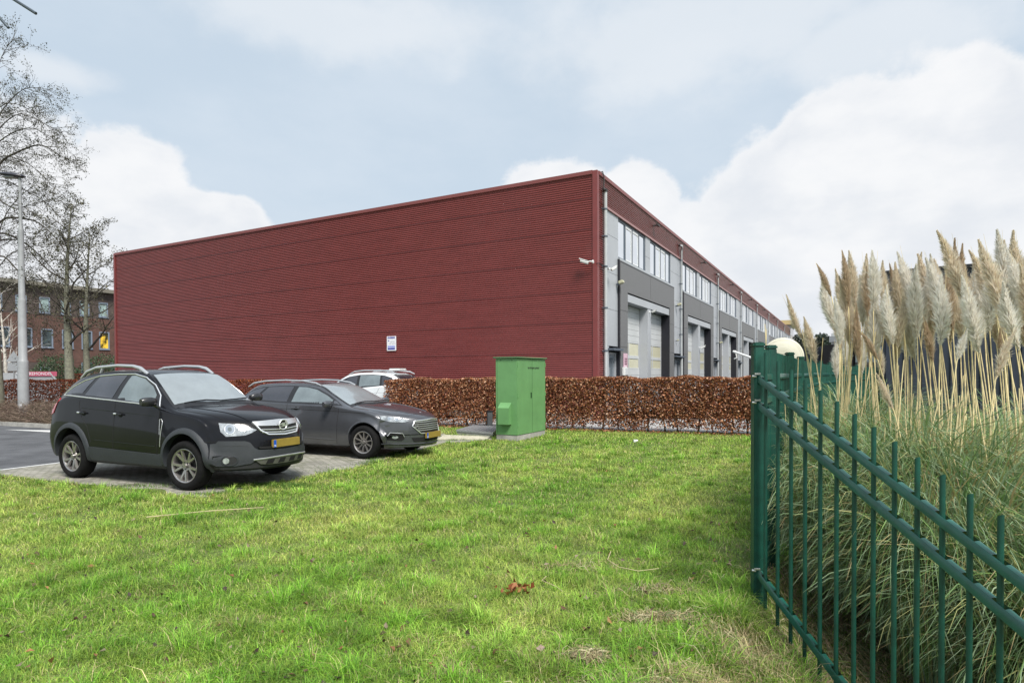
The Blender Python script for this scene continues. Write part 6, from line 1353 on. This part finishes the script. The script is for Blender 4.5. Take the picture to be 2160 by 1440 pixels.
# nose
suv.patch('headlight', [(.90, .985), (.74, .975), (.55, .94), (.40, .875), (.46, .84), (.55, .805), (.80, .795), (.87, .86)], 'CC', .010, m_lampg, .03, .04)
suv.patch('headlight_bowl', circ(.745, .895, .066), 'CC', .014, m_refl, .01, .03); suv.line('headlight_ring', circ(.745, .895, .068), 'CC', .006, m_chrome, .014, True); suv.patch('headlight_bulb', circ(.745, .895, .028), 'CC', .018, m_wl, .01, .02)
suv.patch('headlight_bowl', circ(.585, .895, .042), 'CC', .013, m_refl, .01, .03)
suv.patch('grille', [(-.40, .985), (0, 1.0), (.40, .985), (.36, .86), (.27, .80), (0, .785), (-.27, .80), (-.36, .86)], 'F', .006, m_gap, .02, .05)
suv.line('grille_surround', [(-.41, .985), (-.36, .86), (-.27, .80), (0, .783), (.27, .80), (.36, .86), (.41, .985)], 'F', .014, m_chrome, .010)
suv.patch('grille_bar', [(-.40, .985), (-.38, .925), (0, .905), (.38, .925), (.40, .985), (0, .995)], 'F', .022, m_satin, .02, .05)
for z in (.868, .83): suv.line('grille_slat', [(-.35, z + .005), (0, z - .012), (.35, z + .005)], 'F', .010, m_satin, .008)
# round badge with a lightning stroke
pB, nB = suv.hit(0, .905, 'F', .045); MBd = Matrix.Translation(pB) @ Matrix.Rotation(rad(90), 4, 'Z')
mb = MB(); mb.tube([MBd @ Vector((.075 * cos(a), 0, .075 * sin(a))) for a in np.linspace(0, 2 * pi, 25)[:-1]], .011, 8, closed=True); bd = mb.build('badge_ring', m_chrome, suv.root, smooth=60)
mb = MB(); mb.prism(circ(0, 0, .068, 24), .004, .02, MBd); mb.build('badge_disc', m_gap, bd)
mb = MB(); mb.prism([(-.105, .004), (.0, .030), (.05, .030), (.012, .004), (.105, -.004), (.0, -.030), (-.05, -.030), (-.012, -.004)][::-1], -.012, .004, MBd); mb.build('badge_stroke', m_chrome, bd)
suv.plate(0, .665)
half = [(1.02, .69), (.94, .70), (.90, .735), (.56, .725), (.50, .70), (.45, .62), (.40, .59)]; low_ = [(.40, .465), (.50, .40), (.70, .37), (.92, .38), (1.03, .42)]
suv.patch('bumper_cladding', half + [(0, .575)] + [(-a, b_) for a, b_ in half[::-1]] + [(-a, b_) for a, b_ in low_[::-1]] + [(0, .485)] + low_, 'C', .022, m_clad, .03, .05)
suv.patch('lower_intake', [(-.41, .635), (-.38, .605), (0, .59), (.38, .605), (.41, .635), (0, .62)], 'C', .026, m_gap, .01, .05)
suv.patch('skid_plate', [(-.46, .455), (0, .472), (.46, .455), (.38, .385), (.28, .37), (0, .365), (-.28, .37), (-.38, .385)], 'C', .030, mat('skid_metal', (0.13, 0.13, 0.115), .45, metal=.5), .03, .05); suv.line('skid_rim', [(-.47, .452), (-.25, .468), (0, .474), (.25, .468), (.47, .452)], 'C', .012, m_satin, .032)
for y in (-.26, -.09, .09, .26): suv.patch('skid_slot', [(y - .065, .382), (y - .03, .445), (y + .065, .445), (y + .035, .382)], 'C', .034, m_gap, .008, .04)
suv.patch('bumper_underside', [(-1.0, .43), (-.7, .40), (-.45, .44), (-.36, .42), (0, .42), (.36, .42), (.45, .44), (.7, .40), (1.0, .43), (.98, .325), (0, .325), (-.98, .325)], 'C', .008, m_rimd, .02, .07)
suv.line('cladding_fold', [(.90, .66), (.60, .655), (.52, .645)], 'CC', .004, m_rimd, .020)
suv.patch('fog_light_recess', circ(.76, .455, .07, 20, 1.5), 'CC', .025, m_rimd, .01, .035); suv.line('fog_recess_edge', circ(.76, .455, .07, 20, 1.5), 'CC', .008, m_clad, .024, True)
suv.patch('fog_light', circ(.80, .455, .042), 'CC', .034, m_lampg, .02, .025)
suv.patch('tail_light', [(-.62, 1.02), (-.50, 1.06), (-.36, 1.26), (-.40, 1.31), (-.55, 1.22), (-.70, 1.08)], 'S', .010, m_tail, .02, .04)
suv.line('bumper_joint', [(3.27, .72), (3.12, .72), (3.02, .76)], 'S', .005, m_gap, -.001)
suv.mirror(2.06, 1.29, .90, mat('mirror_black', (0.018, 0.018, 0.02), .35, coat=.5))

# ---------------------------------------------------------------- dark grey estate car
m_greyp = mat('grey_paint', (0.075, 0.078, 0.088), 0.35, metal=.4, coat=1.0, var=.12, vscale=1.5)
SF = [(-1.05, .50, .60, .70, .56, .66, .62, .52, .66, .68), (-1.0, .36, .76, .84, .58, .78, .80, .62, .88, .91), (-.92, .28, .82, .89, .60, .84, .96, .62, 1.04, 1.08), (-.75, .24, .84, .905, .62, .86, 1.08, .60, 1.22, 1.27), (-.5, .21, .85, .915, .62, .87, 1.13, .58, 1.38, 1.42),
      (-.2, .20, .86, .92, .62, .875, 1.12, .58, 1.45, 1.50), (.3, .20, .86, .92, .62, .875, 1.09, .585, 1.475, 1.525), (.85, .20, .86, .92, .62, .875, 1.075, .585, 1.475, 1.53), (1.25, .20, .86, .92, .62, .875, 1.065, .58, 1.455, 1.51), (1.55, .20, .86, .92, .62, .875, 1.055, .585, 1.405, 1.455),
      (1.85, .20, .86, .92, .62, .875, 1.045, .61, 1.28, 1.325), (2.15, .20, .86, .92, .62, .875, 1.03, .66, 1.14, 1.18), (2.38, .20, .86, .92, .61, .87, 1.00, .70, 1.045, 1.095), (2.55, .20, .86, .92, .60, .865, .975, .72, 1.01, 1.06), (2.9, .20, .86, .925, .60, .86, .935, .72, .975, 1.02),
      (3.25, .20, .84, .915, .57, .84, .88, .70, .925, .965), (3.5, .21, .80, .89, .54, .82, .82, .68, .88, .915), (3.68, .22, .77, .87, .50, .80, .76, .64, .835, .865), (3.79, .23, .75, .84, .46, .77, .70, .62, .785, .81), (3.85, .24, .72, .81, .44, .74, .62, .59, .70, .72)]
def curvF(x, y): return -np.clip((x - 2.7) / 1.1, 0, 1) ** 1.6 * (y / .9) ** 2.4 * .60 + np.clip((-.2 - x) / .8, 0, 1) * (y / .9) ** 2.6 * .22
est = Car('parked_car', 'dark grey estate car parked behind the black one, nose towards the green cabinet', carloc((-2.857, 11.614), .96, 2.85, .90), CAR_RZ, .96, SF, m_greyp, curvF, .06)
est.body([(2.875, .35, .385), (0.02, .35, .385)])
est.wheels([0.0, 2.85], .335, .225, .225, .80, 10, 'single', 3)
WF = [(-.62, 1.20), (-.40, 1.34), (-.1, 1.42), (.4, 1.445), (.85, 1.445), (1.2, 1.43), (1.5, 1.38), (1.8, 1.265), (2.05, 1.15), (2.28, 1.045), (1.6, 1.065), (.8, 1.085), (.2, 1.105), (-.35, 1.14)]
est.patch('window_surround', WF, 'S', .003, m_blk, step=.06)
est.patch('rear_quarter_window', [(-.55, 1.20), (-.38, 1.31), (-.15, 1.38), (.02, 1.40), (-.18, 1.15), (-.33, 1.16)], 'S', .007, m_wd, step=.05)
est.patch('rear_door_window', [(-.10, 1.14), (.10, 1.41), (.4, 1.425), (.82, 1.425), (.80, 1.105)], 'S', .007, m_wd, step=.05)
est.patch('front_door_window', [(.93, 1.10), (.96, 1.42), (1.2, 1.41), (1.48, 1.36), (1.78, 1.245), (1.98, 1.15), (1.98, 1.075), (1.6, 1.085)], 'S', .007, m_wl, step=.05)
est.line('door_joint', [(.82, .38), (.84, .8), (.85, 1.07)], 'S', .005, m_gap, -.001); est.line('door_joint', [(2.18, .28), (2.22, .6), (2.24, 1.0)], 'S', .005, m_gap, -.001); est.line('door_joint', [(.48, .5), (.35, .78), (.05, .95), (-.08, 1.08)], 'S', .005, m_gap, -.001)
est.line('shoulder_crease', [(-.4, 1.0), (.5, .97), (1.3, .955), (2.2, .935), (2.9, .91)], 'S', .007, m_gap, -.004); est.line('door_crease', [(.55, .40), (1.3, .38), (2.2, .36)], 'S', .008, m_greyp, .0)
est.patch('lower_sill', [(.40, .25), (.40, .19), (2.47, .19), (2.47, .25)], 'S', .010, m_rimd)
for hx in (-.1 + .15, 1.10):
    est.patch('handle_recess', circ(hx, .975, .035, 14, 1.6), 'S', .002, m_gap, .01, .03); est.line('door_handle', [(hx - .11, .985), (hx, .982), (hx + .11, .98)], 'S', .012, m_greyp, .02, n=8)
est.patch('windscreen_surround', [(1.42, -.555), (1.42, .555), (2.46, .73), (2.46, -.73)], 'T', .003, m_blk, step=.07)
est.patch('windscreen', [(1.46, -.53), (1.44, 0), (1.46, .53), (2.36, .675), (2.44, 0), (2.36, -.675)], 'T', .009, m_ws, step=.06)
est.line('bonnet_joint', [(2.5, -.75), (3.0, -.72), (3.4, -.62), (3.62, -.42), (3.72, 0), (3.62, .42), (3.4, .62), (3.0, .72), (2.5, .75)], 'T', .004, m_gap, -.001)
for sy in (-1, 1): est.line('bonnet_crease', [(2.55, sy * .52), (3.0, sy * .46), (3.55, sy * .34)], 'T', .010, m_greyp, .0)
est.line('wiper', [(2.42, -.60), (2.38, -.2), (2.42, .02)], 'T', .010, m_blk, .025); est.line('wiper', [(2.42, .02), (2.38, .35), (2.33, .6)], 'T', .010, m_blk, .025)
for sy in (-1, 1):
    mb = MB(); mb.tube([(-.62, sy * .56, 1.42), (-.45, sy * .56, 1.50), (-.1, sy * .56, 1.545), (.5, sy * .56, 1.565), (1.0, sy * .555, 1.55), (1.35, sy * .55, 1.50), (1.50, sy * .55, 1.445)], [.016, .022, .02, .02, .02, .022, .016], 8); mb.build('roof_rail', m_satin, est.root, smooth=60)
est.patch('headlight', [(.98, .86), (.78, .845), (.56, .805), (.44, .755), (.52, .725), (.80, .745), (.95, .79)], 'CC', .010, m_lampg, .03, .045)
est.patch('headlight_bowl', circ(.66, .785, .030), 'CC', .014, m_refl, .01, .03); est.patch('headlight_bowl', circ(.79, .80, .030), 'CC', .014, m_refl, .01, .03)
GF = [(-.40, .745), (0, .765), (.40, .745), (.45, .65), (.32, .50), (0, .485), (-.32, .50), (-.45, .65)]
est.patch('grille', GF, 'F', .006, m_gap, .02, .05); est.line('grille_surround', GF, 'F', .012, m_chrome, .010, True)
for z in (.715, .675, .635, .595, .555): hw = .42 if z > .6 else .37; est.line('grille_slat', [(-hw, z), (0, z + .012), (hw, z)], 'F', .008, m_satin, .010)
est.plate(0, .455)
est.patch('lower_intake', [(-.42, .42), (0, .42), (.42, .42), (.38, .34), (0, .335), (-.38, .34)], 'C', .010, m_gap, .02, .05)
est.patch('fog_light_recess', [(.56, .50), (.78, .52), (.84, .46), (.82, .38), (.58, .36), (.53, .40)], 'CC', .006, m_gap, .02, .05); est.line('fog_trim', [(.53, .44), (.57, .51), (.78, .53), (.85, .48)], 'CC', .008, m_satin, .012)
est.patch('fog_light', circ(.69, .44, .034, 16, 1.6), 'CC', .014, m_lampg, .02, .03)
est.line('front_lip', [(-.95, .31), (-.6, .30), (0, .295), (.6, .30), (.95, .31)], 'C', .012, m_clad, .01, n=6)
est.arch('wheel_arch_trim', 2.875, .35, .38, .415, -.30, pi + .30, .010, m_greyp); est.arch('wheel_arch_trim', .02, .35, .38, .415, -.30, pi + .30, .010, m_greyp)
pB, nB = est.hit(0, .79, 'F', .01); mb = MB(); mb.add([est.hit(x, y, 'T', .008)[0] for x, y in circ(3.62, 0, .028, 18, .8)] + [est.hit(3.62, 0, 'T', .012)[0]], [(k, (k + 1) % 18, 18) for k in range(18)]); mb.build('oval_badge', m_chrome, est.root)
est.patch('tail_light', [(-.85, .92), (-.55, .95), (-.42, 1.08), (-.7, 1.08)], 'S', .008, m_tail, .02, .04)
est.mirror(2.00, 1.085, .87, m_greyp)

# ---------------------------------------------------------------- white crossover behind the hedge
m_whitep = mat('white_paint', (0.66, 0.69, 0.71), 0.28, coat=1.0, var=.05, vscale=1.5)
SW = [(-.86, .50, .62, .70, .58, .66, .66, .52, .70, .72), (-.82, .36, .78, .84, .62, .80, .86, .64, .94, .98), (-.74, .30, .84, .90, .66, .86, 1.04, .64, 1.14, 1.18), (-.60, .26, .86, .91, .68, .87, 1.14, .61, 1.32, 1.37), (-.38, .25, .87, .915, .68, .88, 1.18, .59, 1.50, 1.55),
      (-.10, .25, .88, .92, .68, .88, 1.18, .59, 1.58, 1.63), (.4, .25, .88, .92, .68, .88, 1.15, .60, 1.61, 1.66), (1.0, .25, .88, .92, .68, .88, 1.10, .60, 1.60, 1.65), (1.4, .25, .88, .92, .68, .88, 1.07, .60, 1.54, 1.59), (1.75, .25, .88, .92, .68, .88, 1.05, .62, 1.38, 1.42), (2.1, .25, .88, .92, .68, .875, 1.03, .67, 1.18, 1.22),
      (2.3, .25, .88, .92, .67, .87, 1.01, .71, 1.07, 1.12), (2.7, .26, .87, .92, .65, .86, .98, .72, 1.03, 1.07), (3.1, .28, .84, .90, .62, .84, .90, .69, .96, 1.0), (3.35, .32, .78, .86, .58, .79, .76, .62, .82, .86), (3.42, .42, .70, .78, .54, .70, .62, .56, .66, .68)]
def curvW(x, y): return -np.clip((x - 2.5) / 1.0, 0, 1) ** 1.6 * (y / .9) ** 2.4 * .5 + np.clip((-.2 - x) / .7, 0, 1) * (y / .9) ** 2.6 * .22
wrz = math.atan2(.36, -.93)
wsc = 1.03; dW = Vector((cos(wrz), sin(wrz)))
wl0 = Vector((-3.75, 20.9)) + dW * .3
wh = Car('parked_car', 'white car with roof rails parked behind the hedge against the red wall', (wl0.x, wl0.y, .006), wrz, wsc, SW, m_whitep, curvW)
wh.body([(2.6, .36, .39), (0.0, .36, .39)])
wh.wheels([0.0, 2.6], .345, .235, .225, .80, 5, 'twin', 0)
WW = [(-.50, 1.26), (-.30, 1.46), (.0, 1.54), (.45, 1.57), (.95, 1.56), (1.35, 1.50), (1.65, 1.38), (1.95, 1.20), (2.12, 1.075), (1.4, 1.10), (.6, 1.15), (0, 1.205)]
wh.patch('window_surround', WW, 'S', .003, m_blk, step=.06)
wh.patch('rear_quarter_window', [(-.42, 1.275), (-.27, 1.43), (-.02, 1.515), (.05, 1.52), (-.02, 1.23)], 'S', .007, m_wd, step=.05)
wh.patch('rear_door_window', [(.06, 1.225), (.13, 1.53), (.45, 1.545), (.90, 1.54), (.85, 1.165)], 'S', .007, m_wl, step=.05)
wh.patch('front_door_window', [(.95, 1.155), (1.0, 1.53), (1.33, 1.475), (1.62, 1.355), (1.92, 1.175), (1.95, 1.11), (1.4, 1.125)], 'S', .007, m_wd, step=.05)
wh.line('door_joint', [(.90, .40), (.92, 1.12)], 'S', .005, m_gap, -.001); wh.line('door_joint', [(.45, .6), (.2, .85), (.0, 1.2)], 'S', .005, m_gap, -.001)
wh.line('shoulder_crease', [(-.5, 1.0), (.5, .97), (2.2, .90)], 'S', .007, m_satin, -.004)
wh.patch('rear_window', [(-.52, 1.20), (.52, 1.20), (.50, 1.53), (-.50, 1.53)], 'B', .008, m_wd, .02, .07)
wh.line('rear_window_edge', [(-.56, 1.18), (.56, 1.18), (.54, 1.55), (-.54, 1.55)], 'B', .02, m_blk, .0, True)
wh.patch('tail_light', [(.46, .92), (.80, .92), (.82, 1.04), (.46, 1.05)], 'B', .010, m_tail, .02, .05); wh.patch('tail_light', [(-.46, .92), (-.80, .92), (-.82, 1.04), (-.46, 1.05)], 'B', .010, m_tail, .02, .05)
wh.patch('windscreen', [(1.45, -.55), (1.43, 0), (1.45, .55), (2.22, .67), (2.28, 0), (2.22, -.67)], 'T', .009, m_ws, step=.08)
wh.patch('tailgate_lower', [(-.75, .62), (.75, .62), (.70, .36), (-.70, .36)], 'B', .012, m_clad, .02, .08)
for sy in (-1, 1):
    mb = MB(); mb.tube([(-.42, sy * .57, 1.58), (-.25, sy * .57, 1.66), (.2, sy * .57, 1.71), (.8, sy * .57, 1.71), (1.2, sy * .57, 1.67), (1.42, sy * .565, 1.57)], [.018, .026, .024, .024, .026, .018], 8); mb.build('roof_rail', m_satin, wh.root, smooth=60)
mb = MB(); mb.bevbox((-.32, -.22, 1.70), (.10, .22, 1.765), .02); mb.build('roof_sign', m_camw, wh.root, smooth=40)
wh.mirror(1.80, 1.14, .88, m_whitep)
